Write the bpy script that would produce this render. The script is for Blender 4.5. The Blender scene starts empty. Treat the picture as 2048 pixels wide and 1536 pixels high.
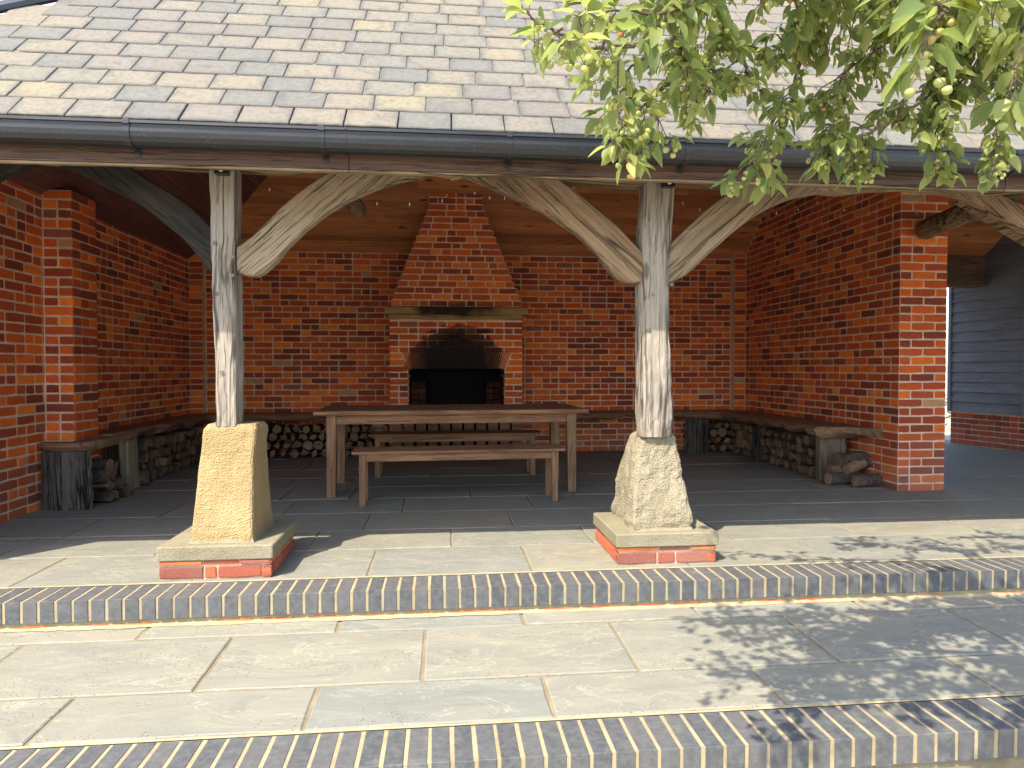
import bpy, bmesh, math, random
from mathutils import Vector, Matrix, Euler, noise as mnoise
R = math.radians
sc = bpy.context.scene
C = sc.collection

# ------------------------------------------------------------------ camera, light, exposure
CAMZ = 1.082
cd = bpy.data.cameras.new('camera'); cam = bpy.data.objects.new('camera', cd); C.objects.link(cam)
cd.sensor_width = 36; cd.lens = 36 * 1357.5 / 2048; cd.clip_end = 2000; cd.clip_start = 0.05
cam.location = (0, 0, CAMZ); cam.rotation_euler = (R(90 - 1.31), R(0.0), R(-5.85))
sc.camera = cam
SUN = Vector((0.50, 0.54, -1.0)).normalized()          # direction the light travels
elev = math.asin(-SUN.z); azim = math.atan2(-SUN.x, -SUN.y)
w = bpy.data.worlds.new('World'); sc.world = w; w.use_nodes = True
nt = w.node_tree; nt.nodes.clear()
sky = nt.nodes.new('ShaderNodeTexSky'); sky.sky_type = 'NISHITA'; sky.sun_disc = False
sky.sun_elevation = elev; sky.sun_rotation = azim % (2 * math.pi); sky.air_density = 1.0; sky.dust_density = 1.5
bg = nt.nodes.new('ShaderNodeBackground'); bg.inputs[1].default_value = 0.15
wo = nt.nodes.new('ShaderNodeOutputWorld')
nt.links.new(sky.outputs[0], bg.inputs[0]); nt.links.new(bg.outputs[0], wo.inputs[0])
sd = bpy.data.lights.new('sun', 'SUN'); sd.energy = 2.6; sd.angle = R(0.45); sd.color = (1.0, 0.92, 0.77)
so = bpy.data.objects.new('sun', sd); C.objects.link(so); so.rotation_euler = SUN.to_track_quat('-Z', 'Y').to_euler()
so.location = (-4, -4, 9)
sc.view_settings.view_transform = 'Standard'; sc.view_settings.look = 'None'
sc.view_settings.gamma = 1; sc.view_settings.exposure = 1.86; sc.view_settings.use_curve_mapping = False
sc.render.engine = 'CYCLES'
sc.cycles.max_bounces = 10; sc.cycles.diffuse_bounces = 6; sc.cycles.transmission_bounces = 4

def at(u, v, d):
    """world point seen at pixel (u, v) of the 2048 px photograph at depth d (used offline to survey the site)"""
    a = (u - 1024) / 1357.5; b = (768 - v) / 1357.5
    q = Euler((R(90 - 1.31), 0, R(-5.85))).to_matrix()
    return Vector((0, 0, CAMZ)) + q @ Vector((a * d, b * d, -d))

# ------------------------------------------------------------------ materials
class NB:
    def __init__(s, name):
        s.m = bpy.data.materials.new(name); s.m.use_nodes = True
        s.t = s.m.node_tree; s.t.nodes.clear()
        s.out = s.n('ShaderNodeOutputMaterial'); s.b = s.n('ShaderNodeBsdfPrincipled')
        s.l(s.b.outputs[0], s.out.inputs[0]); s.pos = s.n('ShaderNodeNewGeometry').outputs['Position']
    def n(s, t, **k):
        x = s.t.nodes.new(t)
        for a, b in k.items(): setattr(x, a, b)
        return x
    def l(s, a, b): s.t.links.new(a, b)
    def setin(s, i, v):
        if hasattr(v, 'is_linked') or hasattr(v, 'links'): s.l(v, i)
        else: i.default_value = v
    def math(s, op, a, b=0.0, clamp=False):
        x = s.n('ShaderNodeMath', operation=op); x.use_clamp = clamp
        s.setin(x.inputs[0], a); s.setin(x.inputs[1], b); return x.outputs[0]
    def vmath(s, op, a, b):
        x = s.n('ShaderNodeVectorMath', operation=op); s.setin(x.inputs[0], a); s.setin(x.inputs[1], b); return x.outputs[0]
    def map(s, vec, rot=(0, 0, 0), scale=(1, 1, 1), loc=(0, 0, 0)):
        x = s.n('ShaderNodeMapping'); s.l(vec, x.inputs[0]); x.inputs[1].default_value = loc
        x.inputs[2].default_value = rot; x.inputs[3].default_value = scale; return x.outputs[0]
    def noise(s, vec, scale, detail=4, rough=.6, dist=0.0, col=False):
        x = s.n('ShaderNodeTexNoise'); s.l(vec, x.inputs['Vector']); x.inputs['Scale'].default_value = scale
        x.inputs['Detail'].default_value = detail; x.inputs['Roughness'].default_value = rough
        x.inputs['Distortion'].default_value = dist; return x.outputs[1 if col else 0]
    def voro(s, vec, scale, feat='F1'):
        x = s.n('ShaderNodeTexVoronoi', feature=feat); s.l(vec, x.inputs['Vector']); x.inputs['Scale'].default_value = scale
        return x.outputs[0]
    def ramp(s, f, stops, interp='LINEAR'):
        x = s.n('ShaderNodeValToRGB'); s.setin(x.inputs[0], f); cr = x.color_ramp; cr.interpolation = interp
        while len(cr.elements) < len(stops): cr.elements.new(0.5)
        for e, (p, c) in zip(cr.elements, stops):
            e.position = p; e.color = (c, c, c, 1) if not hasattr(c, '__len__') else (c[0], c[1], c[2], 1)
        return x.outputs[0]
    def mix(s, f, a, b, mode='MIX'):
        x = s.n('ShaderNodeMix', data_type='RGBA', blend_type=mode); s.setin(x.inputs[0], f)
        for i, v in ((6, a), (7, b)):
            if isinstance(v, tuple): v = (v[0], v[1], v[2], 1)
            s.setin(x.inputs[i], v)
        return x.outputs[2]
    def tone(s):
        """two random numbers per piece: attribute 'tone' (joined pieces) plus object colour (single pieces)"""
        a = s.n('ShaderNodeAttribute', attribute_name='tone'); o = s.n('ShaderNodeObjectInfo')
        v = s.vmath('ADD', a.outputs[1], o.outputs['Color'])
        x = s.n('ShaderNodeSeparateXYZ'); s.l(v, x.inputs[0])
        s.tv = v
        return x.outputs[0], x.outputs[1]
    def bump(s, h, strength=.3, dist=.01):
        x = s.n('ShaderNodeBump'); x.inputs['Strength'].default_value = strength; x.inputs['Distance'].default_value = dist
        s.l(h, x.inputs['Height']); s.l(x.outputs[0], s.b.inputs['Normal'])
    def fin(s, col, rough=.85, spec=.25):
        s.setin(s.b.inputs['Base Color'], col if not isinstance(col, tuple) else (*col, 1))
        s.setin(s.b.inputs['Roughness'], rough); s.b.inputs['Specular IOR Level'].default_value = spec
        return s.m

BRK = [(0, (.185, .040, .024)), (.11, (.31, .052, .021)), (.30, (.50, .086, .019)), (.50, (.62, .106, .016)), (.67, (.75, .148, .018)),
       (.83, (0.871, 0.217, 0.024)), (.91, (0.420, 0.064, 0.022)), (.965, (0.294, 0.090, 0.055)), (.990, (0.441, 0.265, 0.130))]
def brick_mat(name, soot=False, pale=0.0):
    b = NB(name); t, t2 = b.tone()
    base = b.ramp(t, BRK, 'CONSTANT')
    off = b.vmath('ADD', b.pos, b.vmath('SCALE', b.tv, (0, 0, 0)))
    v = b.vmath('ADD', b.pos, b.tv)
    n1 = b.noise(v, 14, 5, .65); n2 = b.noise(v, 90, 4, .7)
    col = b.mix(b.math('MULTIPLY', b.ramp(n1, [(.42, 0), (.80, 1)]), .40), base, (.20, .05, .03))
    col = b.mix(b.math('MULTIPLY', b.ramp(n2, [(.5, 0), (.8, 1)]), .35), col, (.10, .03, .02))
    col = b.mix(b.math('MULTIPLY', b.ramp(b.noise(v, 60, 3, .5), [(.62, 0), (.75, 1)]), .25), col, (.55, .36, .24))
    col = b.mix(b.math('MULTIPLY', t2, .35), col, b.mix(.5, col, (.42, .10, .03)))
    # lime bloom and dust low on the walls
    z = b.n('ShaderNodeSeparateXYZ'); b.l(b.pos, z.inputs[0])
    low = b.math('MULTIPLY', b.ramp(z.outputs[2], [(0.05, 1), (.55, 0)]), b.ramp(b.noise(b.pos, 3, 3), [(.3, .2), (.7, .75)]))
    col = b.mix(b.math('MULTIPLY', low, .6), col, (.28, .17, .14))
    if soot:
        mp = b.map(b.pos, loc=(-.17 / .56, 0, -1.16 / .46), scale=(1 / .56, 0, 1 / .46))
        d = b.n('ShaderNodeVectorMath', operation='LENGTH'); b.l(mp, d.inputs[0])
        dd = b.math('ADD', d.outputs['Value'], b.math('MULTIPLY', b.math('SUBTRACT', b.noise(b.pos, 4, 3), .5), .7))
        col = b.mix(b.ramp(dd, [(.60, .98), (.95, .75), (1.35, 0)]), col, (.012, .010, .009))
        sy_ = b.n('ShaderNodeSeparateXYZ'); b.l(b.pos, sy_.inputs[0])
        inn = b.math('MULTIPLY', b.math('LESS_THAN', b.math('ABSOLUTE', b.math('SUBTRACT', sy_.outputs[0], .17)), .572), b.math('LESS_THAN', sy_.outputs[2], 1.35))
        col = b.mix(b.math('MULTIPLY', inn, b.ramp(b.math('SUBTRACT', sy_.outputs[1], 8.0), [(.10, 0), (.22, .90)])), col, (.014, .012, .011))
        mp = b.map(b.pos, loc=(-.17 / .65, 0, -1.78 / .13), scale=(1 / .65, 0, 1 / .13))
        d = b.n('ShaderNodeVectorMath', operation='LENGTH'); b.l(mp, d.inputs[0])
        dd = b.math('ADD', d.outputs['Value'], b.math('MULTIPLY', b.math('SUBTRACT', b.noise(b.pos, 6, 4), .5), 1.0))
        col = b.mix(b.ramp(dd, [(.4, .85), (1.05, 0)]), col, (.012, .010, .009))
    b.bump(b.math('ADD', b.math('MULTIPLY', n1, .6), n2), .55, .006)
    return b.fin(col, .88, .2)
M = {}
M['brick'] = brick_mat('brick_clay'); M['brick_soot'] = brick_mat('brick_sooted', True)

def sootmix(b, col):
    mp = b.map(b.pos, loc=(-.17 / .6, 0, -1.15 / .46), scale=(1 / .56, 0, 1 / .46))
    d = b.n('ShaderNodeVectorMath', operation='LENGTH'); b.l(mp, d.inputs[0])
    dd = b.math('ADD', d.outputs['Value'], b.math('MULTIPLY', b.math('SUBTRACT', b.noise(b.pos, 5, 4), .5), .9))
    return b.mix(b.ramp(dd, [(.60, .96), (.95, .7), (1.35, 0)]), col, (.012, .010, .009))
def mortar_mat(name, c, soot=False):
    b = NB(name); n = b.noise(b.pos, 70, 5, .7); n2 = b.noise(b.pos, 9, 4, .7)
    col = b.mix(b.ramp(n2, [(.3, 0), (.7, 1)]), tuple(x * .68 for x in c), tuple(x * 1.12 for x in c))
    col = b.mix(b.math('MULTIPLY', n, .3), col, tuple(x * .55 for x in c))
    if soot: col = sootmix(b, col)
    b.bump(n, .5, .004); return b.fin(col, .95, .1)
M['mortar'] = mortar_mat('wall_mortar', (0.682, 0.470, 0.336)); M['mortar_soot'] = mortar_mat('sooted_mortar', (0.748, 0.515, 0.358), True)
M['joint'] = mortar_mat('cream_joint', (0.385, 0.311, 0.185)); M['bed'] = mortar_mat('sandy_joint', (0.252, 0.207, 0.132))

def flag_mat():
    b = NB('riven_sandstone'); t, t2 = b.tone(); v = b.vmath('ADD', b.pos, b.vmath('MULTIPLY', b.tv, (5, 3, 0)))
    base = b.ramp(t, [(0, (0.222, 0.206, 0.159)), (.2, (0.197, 0.196, 0.162)), (.4, (0.235, 0.214, 0.159)), (.55, (0.177, 0.181, 0.159)), (.7, (0.210, 0.201, 0.166)), (.85, (0.246, 0.217, 0.159))], 'CONSTANT')
    sw = b.noise(b.map(v, rot=(0, 0, .5), scale=(1.2, 3.0, 1)), 1.6, 7, .62, 1.6)
    col = b.mix(b.ramp(sw, [(.30, 0), (.72, 1)]), b.mix(.5, base, (0.156, 0.162, 0.146)), b.mix(.45, base, (0.286, 0.259, 0.187)))
    fine = b.noise(v, 55, 5, .7); col = b.mix(b.math('MULTIPLY', b.ramp(fine, [(.45, 0), (.75, 1)]), .20), col, (0.171, 0.159, 0.125))
    # rust stains and pitting in bands
    col = b.mix(b.math('MULTIPLY', b.ramp(b.noise(v, 1.3, 5, .6, .8), [(.60, 0), (.74, 1)]), .22), col, (0.294, 0.217, 0.118))
    band = b.ramp(b.noise(b.map(v, rot=(0, 0, -.25), scale=(1, 2.6, 1)), 2.2, 3), [(.44, 0), (.56, 1)])
    pit = b.ramp(b.voro(b.map(v, scale=(.7, 1, 1)), 95), [(.16, 1), (.30, 0)])
    pm = b.math('MULTIPLY', band, b.math('MULTIPLY', pit, b.ramp(b.noise(v, 22, 2), [(.42, 0), (.55, 1)])))
    col = b.mix(b.math('MULTIPLY', pm, .85), col, (0.078, 0.070, 0.059))
    vein = b.ramp(b.math('ABSOLUTE', b.math('SUBTRACT', b.noise(b.map(v, scale=(.8, 2.2, 1)), 2.3, 5, .6, 1.2), .5)), [(0, 1), (.012, 0)])
    col = b.mix(b.math('MULTIPLY', vein, .30), col, (0.448, 0.414, 0.327))
    h = b.math('SUBTRACT', b.math('ADD', b.math('MULTIPLY', sw, 2.2), b.math('MULTIPLY', fine, .35)), b.math('MULTIPLY', pm, .6))
    b.bump(h, .45, .008)
    return b.fin(col, b.ramp(sw, [(.3, .62), (.7, .85)]), .35)
M['flag'] = flag_mat()

def blue_brick():
    b = NB('blue_engineering_brick'); t, t2 = b.tone(); v = b.vmath('ADD', b.pos, b.tv)
    base = b.ramp(t, [(0, (.062, .064, .068)), (.3, (.078, .078, .080)), (.55, (.088, .085, .085)), (.75, (.068, .069, .071)), (.92, (.094, .084, .080))], 'CONSTANT')
    n = b.noise(v, 30, 5, .7); col = b.mix(b.ramp(n, [(.38, 0), (.72, .65)]), base, (.15, .15, .146))
    col = b.mix(b.ramp(b.noise(v, 9, 4, .6), [(.58, 0), (.74, .5)]), col, (.20, .195, .13))
    col = b.mix(b.ramp(b.noise(v, 150, 2), [(.62, 0), (.7, .6)]), col, (.03, .03, .035))
    b.bump(n, .35, .003); return b.fin(col, .6, .4)
M['blue'] = blue_brick()

def slate_mat():
    b = NB('mixed_slate'); t, t2 = b.tone(); v = b.vmath('ADD', b.pos, b.vmath('MULTIPLY', b.tv, (6, 2, 3)))
    base = b.ramp(t, [(0, (0.151, 0.146, 0.126)), (.14, (0.166, 0.145, 0.123)), (.30, (0.125, 0.124, 0.114)), (.42, (0.186, 0.160, 0.123)), (.54, (0.144, 0.129, 0.114)), (.64, (0.162, 0.153, 0.123)),
                      (.76, (0.210, 0.180, 0.118)), (.90, (0.235, 0.192, 0.108))], 'CONSTANT')
    n = b.noise(b.map(v, scale=(1, 2.2, 2.2)), 9, 6, .65, 1.0)
    col = b.mix(b.ramp(n, [(.38, 0), (.66, .75)]), base, b.mix(.5, base, (0.198, 0.165, 0.103)))
    n3 = b.noise(v, 40, 5, .7)
    col = b.mix(b.ramp(n3, [(.45, 0), (.72, .6)]), col, (0.077, 0.067, 0.051))
    col = b.mix(b.ramp(b.noise(v, 4.5, 5, .7, .6), [(.55, 0), (.68, .6)]), col, (0.083, 0.081, 0.069))
    oc = b.n('ShaderNodeTexCoord').outputs['Object']; q = b.n('ShaderNodeSeparateXYZ'); b.l(oc, q.inputs[0])
    ax = b.math('ABSOLUTE', q.outputs[0]); ok = b.math('LESS_THAN', ax, .14)
    wob = b.math('MULTIPLY', b.math('SUBTRACT', b.noise(v, 25, 4, .7), .5), .045)
    ex = b.ramp(b.math('ADD', ax, wob), [(.088, 0), (.122, 1)]); ey = b.ramp(b.math('ADD', q.outputs[1], wob), [(.002, 1), (.040, 0)]); eu = b.ramp(b.math('ADD', q.outputs[1], wob), [(.150, 0), (.178, 1)])
    em = b.math('MULTIPLY', b.math('MULTIPLY', b.math('MAXIMUM', b.math('MAXIMUM', ex, ey), eu), ok), b.ramp(b.noise(b.vmath('ADD', b.pos, b.tv), 5, 2), [(.38, .15), (.58, .75)]))
    col = b.mix(em, col, (.082, .080, .076))
    b.bump(b.math('ADD', n, b.math('MULTIPLY', n3, .4)), .8, .008); return b.fin(col, .78, .3)
M['slate'] = slate_mat()

def wood(name, c1, c2, rot=(0, 0, 0), grain=1.0, crack=.5, rough=.8, knots=0.0, dark=None, spec=.2, var=.25, checks=0):
    """grain runs along local x after the rotation"""
    b = NB(name); t, t2 = b.tone()
    v = b.map(b.vmath('ADD', b.pos, b.vmath('MULTIPLY', b.tv, (4, 4, 4))), rot=rot)
    warp = b.noise(v, 1.8, 2, .5, col=True); v = b.vmath('ADD', v, b.vmath('MULTIPLY', warp, (.05, .05, .05)))
    g = b.noise(b.map(v, scale=(2.6 * grain, 60 * grain, 60 * grain)), 1, 6, .68)
    g2 = b.noise(b.map(v, scale=(5 * grain, 150 * grain, 150 * grain)), 1, 3, .6)
    col = b.mix(b.ramp(g, [(.30, 0), (.70, 1)]), c1, c2)
    col = b.mix(b.ramp(b.noise(b.map(v, scale=(1, 3, 3)), 2.0, 4, .6), [(.40, 0), (.70, .55)]), col, dark or tuple(x * .45 for x in c1))
    cr = b.ramp(b.noise(b.map(v, scale=(1.6, 60, 60)), 1, 4, .6), [(.575, 0), (.62, 1)])
    col = b.mix(b.math('MULTIPLY', cr, crack * .75), col, tuple(x * .15 for x in c1))
    col = b.mix(b.ramp(g2, [(.50, 0), (.70, .45)]), col, tuple(x * .35 for x in c1))
    if checks:
        ck = b.ramp(b.math('ABSOLUTE', b.math('SUBTRACT', b.noise(b.map(v, scale=(.8, checks, checks)), 1, 2, .5), .5)), [(0, 1), (.014, .9), (.034, 0)])
        ck = b.math('MULTIPLY', ck, b.ramp(b.noise(b.map(v, scale=(1.5, 6, 6)), 1, 2), [(.40, 0), (.55, 1)]))
        col = b.mix(b.math('MULTIPLY', ck, .9), col, tuple(x * .10 for x in c1)); cr = b.math('MAXIMUM', cr, ck)
    if knots:
        k = b.voro(b.map(v, scale=(1.0, 2.6, 2.6)), 2.8); km = b.ramp(k, [(.10, 1), (.17, 0)])
        col = b.mix(b.math('MULTIPLY', km, knots), col, tuple(x * .18 for x in c1))
    col = b.mix(b.math('MULTIPLY', t2, var), col, tuple(x * .5 for x in c1))
    b.bump(b.math('SUBTRACT', b.math('ADD', g, b.math('MULTIPLY', g2, .5)), b.math('MULTIPLY', cr, crack * 1.5)), .9, .008)
    return b.fin(col, rough, spec)
RZ = (0, R(90), 0)      # grain vertical
M['post'] = wood('weathered_oak_upright', (.27, .225, .175), (.40, .355, .295), RZ, .9, .55, knots=.6, dark=(.235, .175, .115), checks=11)
M['brace_r'] = wood('pale_oak_rising', (0.239, 0.172, 0.105), (0.386, 0.297, 0.195), (0, R(42), 0), .8, .6, dark=(0.156, 0.103, 0.055), checks=10)
M['brace_l'] = wood('pale_oak_falling', (0.225, 0.144, 0.081), (0.360, 0.248, 0.150), (0, R(-42), 0), .8, .7, knots=.9, dark=(0.135, 0.080, 0.042), checks=10)
M['brace_shaded'] = wood('shaded_oak_falling', (0.014, 0.013, 0.011), (0.048, 0.038, 0.031), (0, R(-38), 0), .7, .4)  # same oak, with the shade on the left braces put into its colour
M['oak_x'] = wood('rough_oak_beam', (0.224, 0.148, 0.079), (0.352, 0.252, 0.145), (0, 0, 0), .5, .95, checks=12)
M['oak_y'] = wood('round_oak_tie', (0.221, 0.148, 0.077), (0.340, 0.234, 0.133), (0, 0, R(90)), .5, .9, checks=12)
M['fascia'] = wood('brown_stained_fascia', (0.083, 0.043, 0.027), (0.138, 0.080, 0.052), (0, 0, 0), .7, .35, rough=.6, spec=.35)
M['teak'] = wood('brown_bench_timber', (0.257, 0.119, 0.060), (0.408, 0.220, 0.116), (0, 0, 0), .6, .35, rough=.65)
M['teak_z'] = wood('brown_leg_timber', (0.247, 0.123, 0.064), (0.399, 0.229, 0.123), RZ, .6, .35, rough=.65)
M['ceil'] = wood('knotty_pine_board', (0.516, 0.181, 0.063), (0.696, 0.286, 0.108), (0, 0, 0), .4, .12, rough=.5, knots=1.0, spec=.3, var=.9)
M['ceil_y'] = wood('plum_pine_board', (0.142, 0.052, 0.048), (0.199, 0.081, 0.071), (0, 0, R(90)), .5, .1, rough=.55, knots=.3, spec=.3, var=.3)  # pine boards in a darker plum tone
M['slab'] = wood('live_edge_slab_long', (0.216, 0.107, 0.058), (0.360, 0.205, 0.122), (0, 0, 0), .6, .4, rough=.7)
M['slab_y'] = wood('live_edge_slab_side', (0.216, 0.115, 0.065), (0.360, 0.213, 0.130), (0, 0, R(90)), .6, .4, rough=.7)
M['bark'] = wood('rough_bark', (.075, .062, .052), (.15, .125, .105), RZ, .35, 1.0, rough=.95, checks=14)
M['cut'] = wood('split_firewood', (0.245, 0.147, 0.084), (0.360, 0.237, 0.146), (0.216, 0.128, 0.224), .5, .4, rough=.9, var=.7)
M['logbark'] = wood('firewood_bark', (0.080, 0.056, 0.040), (0.152, 0.112, 0.088), (0, 0, R(90)), .4, .9, rough=.95, var=.6)
M['board'] = wood('slate_stained_board', (.15, .165, .19), (.20, .215, .245), (0, 0, R(85)), .8, .12, rough=.55, spec=.4)
M['oak_dark'] = wood('dark_brown_lintel', (.10, .055, .03), (.17, .10, .06), (0, 0, 0), .5, .5)
M['mantel'] = None
def mantel():
    b = NB('scorched_oak_mantel'); v = b.pos
    g = b.noise(b.map(v, scale=(2.5, 45, 45)), 1, 5, .6)
    col = b.mix(b.ramp(g, [(.3, 0), (.7, 1)]), (0.208, 0.120, 0.049), (0.384, 0.232, 0.105))
    mp = b.map(v, loc=(-.15 / .62, 0, -1.78 / .12), scale=(1 / .62, 0, 1 / .12)); d = b.n('ShaderNodeVectorMath', operation='LENGTH'); b.l(mp, d.inputs[0])
    dd = b.math('ADD', d.outputs['Value'], b.math('MULTIPLY', b.math('SUBTRACT', b.noise(v, 6, 4), .5), 1.3))
    col = b.mix(b.ramp(dd, [(.5, .96), (1.05, 0)]), col, (.014, .010, .008)); b.bump(g, .5, .006); return b.fin(col, .8, .2)
M['mantel'] = mantel()

def stone(name, c1, c2, c3, sc_=45, rough_=1.0):
    b = NB(name); n = b.noise(b.pos, sc_, 7, .72); n2 = b.noise(b.pos, 4, 4, .6); p = b.voro(b.pos, 110)
    col = b.mix(b.ramp(n2, [(.35, 0), (.65, 1)]), c1, c2)
    col = b.mix(b.ramp(n, [(.45, 0), (.72, .6)]), col, c3)
    col = b.mix(b.ramp(b.noise(b.pos, 140, 3, .7), [(.58, 0), (.72, .55)]), col, tuple(x * .35 for x in c1))
    tool = b.noise(b.map(b.pos, scale=(6, 6, 95)), 1, 3, .6)
    b.bump(b.math('ADD', b.math('ADD', b.math('MULTIPLY', n, .7), b.math('MULTIPLY', p, .7)), b.math('MULTIPLY', tool, .6 * rough_)), rough_, .008); return b.fin(col, .92, .15)
M['stone_y'] = stone('yellow_sandstone', (0.319, 0.222, 0.101), (0.380, 0.277, 0.137), (0.251, 0.185, 0.101))
M['stone_g'] = stone('lichened_sandstone', (0.244, 0.204, 0.133), (0.318, 0.274, 0.185), (0.111, 0.096, 0.074), 55)
M['slabstone'] = stone('concrete_cap', (0.226, 0.196, 0.126), (0.273, 0.240, 0.161), (0.156, 0.141, 0.098), 60, .35)
def simple(name, col, rough=.5, spec=.5, metal=0, nscale=60, amt=.15, bumps=.1):
    b = NB(name); n = b.noise(b.pos, nscale, 4, .6)
    c = b.mix(b.math('MULTIPLY', n, amt * 2), col, tuple(x * .5 for x in col)); b.b.inputs['Metallic'].default_value = metal
    if bumps: b.bump(n, bumps, .003)
    return b.fin(c, rough, spec)
def gutter_mat():
    b = NB('black_gutter_plastic'); n = b.noise(b.map(b.pos, scale=(3, 30, 30)), 1, 4)
    c = b.mix(b.ramp(n, [(.4, 0), (.8, .5)]), (0.010, 0.010, 0.012), (0.023, 0.025, 0.027))
    c = b.mix(b.ramp(b.noise(b.pos, 160, 2), [(.66, 0), (.72, .5)]), c, (.25, .24, .22))
    return b.fin(c, b.ramp(n, [(.3, .32), (.8, .5)]), .5)
M['gutter'] = gutter_mat()
M['iron'] = simple('black_iron', (.02, .02, .022), .5, .5, .6)
M['blackbox'] = simple('black_plastic', (.012, .012, .014), .35, .5)
M['cream'] = simple('cream_panel', (.62, .56, .42), .5, .4)
M['lead'] = simple('grey_lead', (.055, .065, .085), .45, .5)
M['ground'] = mortar_mat('gravel_ground', (.46, .42, .34))
M['peg'] = wood('oak_peg', (.20, .16, .13), (.32, .27, .22), (0, 0, R(90)), 1)
M['bulb'] = simple('clear_bulb', (.8, .8, .76), .15, .6, bumps=0)
M['wire'] = simple('dark_wire', (.05, .04, .035), .6)
M['soot_gap_shade'] = simple('black_soot_and_gap_shade', (.010, .009, .009), .95, .1)  # soot of the fire recess; also painted shade between the hearth blocks
M['ember'] = simple('ash', (.20, .17, .13), .95, .1)
M['barnroof'] = simple('distant_grey_slates', (.36, .38, .40), .7, .3, nscale=3)
M['barnwall'] = simple('distant_wall', (.3, .2, .14), .9, .2)
M['plumb'] = simple('painted_door', (.03, .035, .045), .5)
def leaf_mat(name, stops, tr=.55):
    b = NB(name); t, t2 = b.tone()
    col = b.ramp(t, stops); n = b.noise(b.vmath('ADD', b.pos, b.tv), 60, 3)
    col = b.mix(b.math('MULTIPLY', n, .35), col, (.30, .33, .10))
    tl = b.n('ShaderNodeBsdfTranslucent'); b.setin(tl.inputs[0], b.mix(.5, col, (.46, .52, .12)))
    mx = b.n('ShaderNodeMixShader'); mx.inputs[0].default_value = tr
    b.fin(col, .42, .45); b.bump(n, .25, .002)
    b.l(b.b.outputs[0], mx.inputs[1]); b.l(tl.outputs[0], mx.inputs[2]); b.l(mx.outputs[0], b.out.inputs[0]); return b.m
M['leaf'] = leaf_mat('apple_leaf', [(0, (0.049, 0.100, 0.041)), (.25, (0.118, 0.178, 0.057)), (.55, (0.256, 0.293, 0.091)), (.92, (0.406, 0.418, 0.136)), (1, (0.555, 0.460, 0.121))])
def fruit_mat():
    b = NB('green_crab_apple'); t, t2 = b.tone(); col = b.ramp(t, [(0, (0.224, 0.288, 0.072)), (.75, (0.352, 0.368, 0.112)), (.97, (0.440, 0.360, 0.112)), (1, (0.480, 0.208, 0.080))])
    b.b.inputs['Subsurface Weight'].default_value = .08; return b.fin(col, .33, .5)
M['fruit'] = fruit_mat()
M['twig'] = wood('apple_twig', (.12, .085, .06), (.22, .17, .13), (.4, .3, .2), 1, .4)
M['hedge'] = leaf_mat('shrub_leaf', [(0, (.03, .06, .02)), (1, (.10, .15, .05))])

# ------------------------------------------------------------------ helpers
def tag(o, label=None, cat=None, group=None, kind=None):
    if label: o['label'] = label
    if cat: o['category'] = cat
    if group: o['group'] = group
    if kind: o['kind'] = kind
    return o
def empty(name, loc=(0, 0, 0), label=None, cat=None, group=None, kind=None, rz=0):
    o = bpy.data.objects.new(name, None); C.objects.link(o); o.location = loc; o.rotation_euler = (0, 0, rz); o.empty_display_size = .1
    return tag(o, label, cat, group, kind)
def mk(name, verts, faces, mat, parent=None, smooth=False):
    me = bpy.data.meshes.new(name); me.from_pydata([tuple(v) for v in verts], [], faces)
    for m in (mat if isinstance(mat, (list, tuple)) else [mat]): me.materials.append(m)
    if smooth: me.polygons.foreach_set('use_smooth', [True] * len(me.polygons))
    o = bpy.data.objects.new(name, me); C.objects.link(o); o.color = (0, 0, 0, 1)
    if parent: o.parent = parent
    return o
def settone(o, rng=random):
    o.color = (rng.random(), rng.random(), 0, 1)
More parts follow.
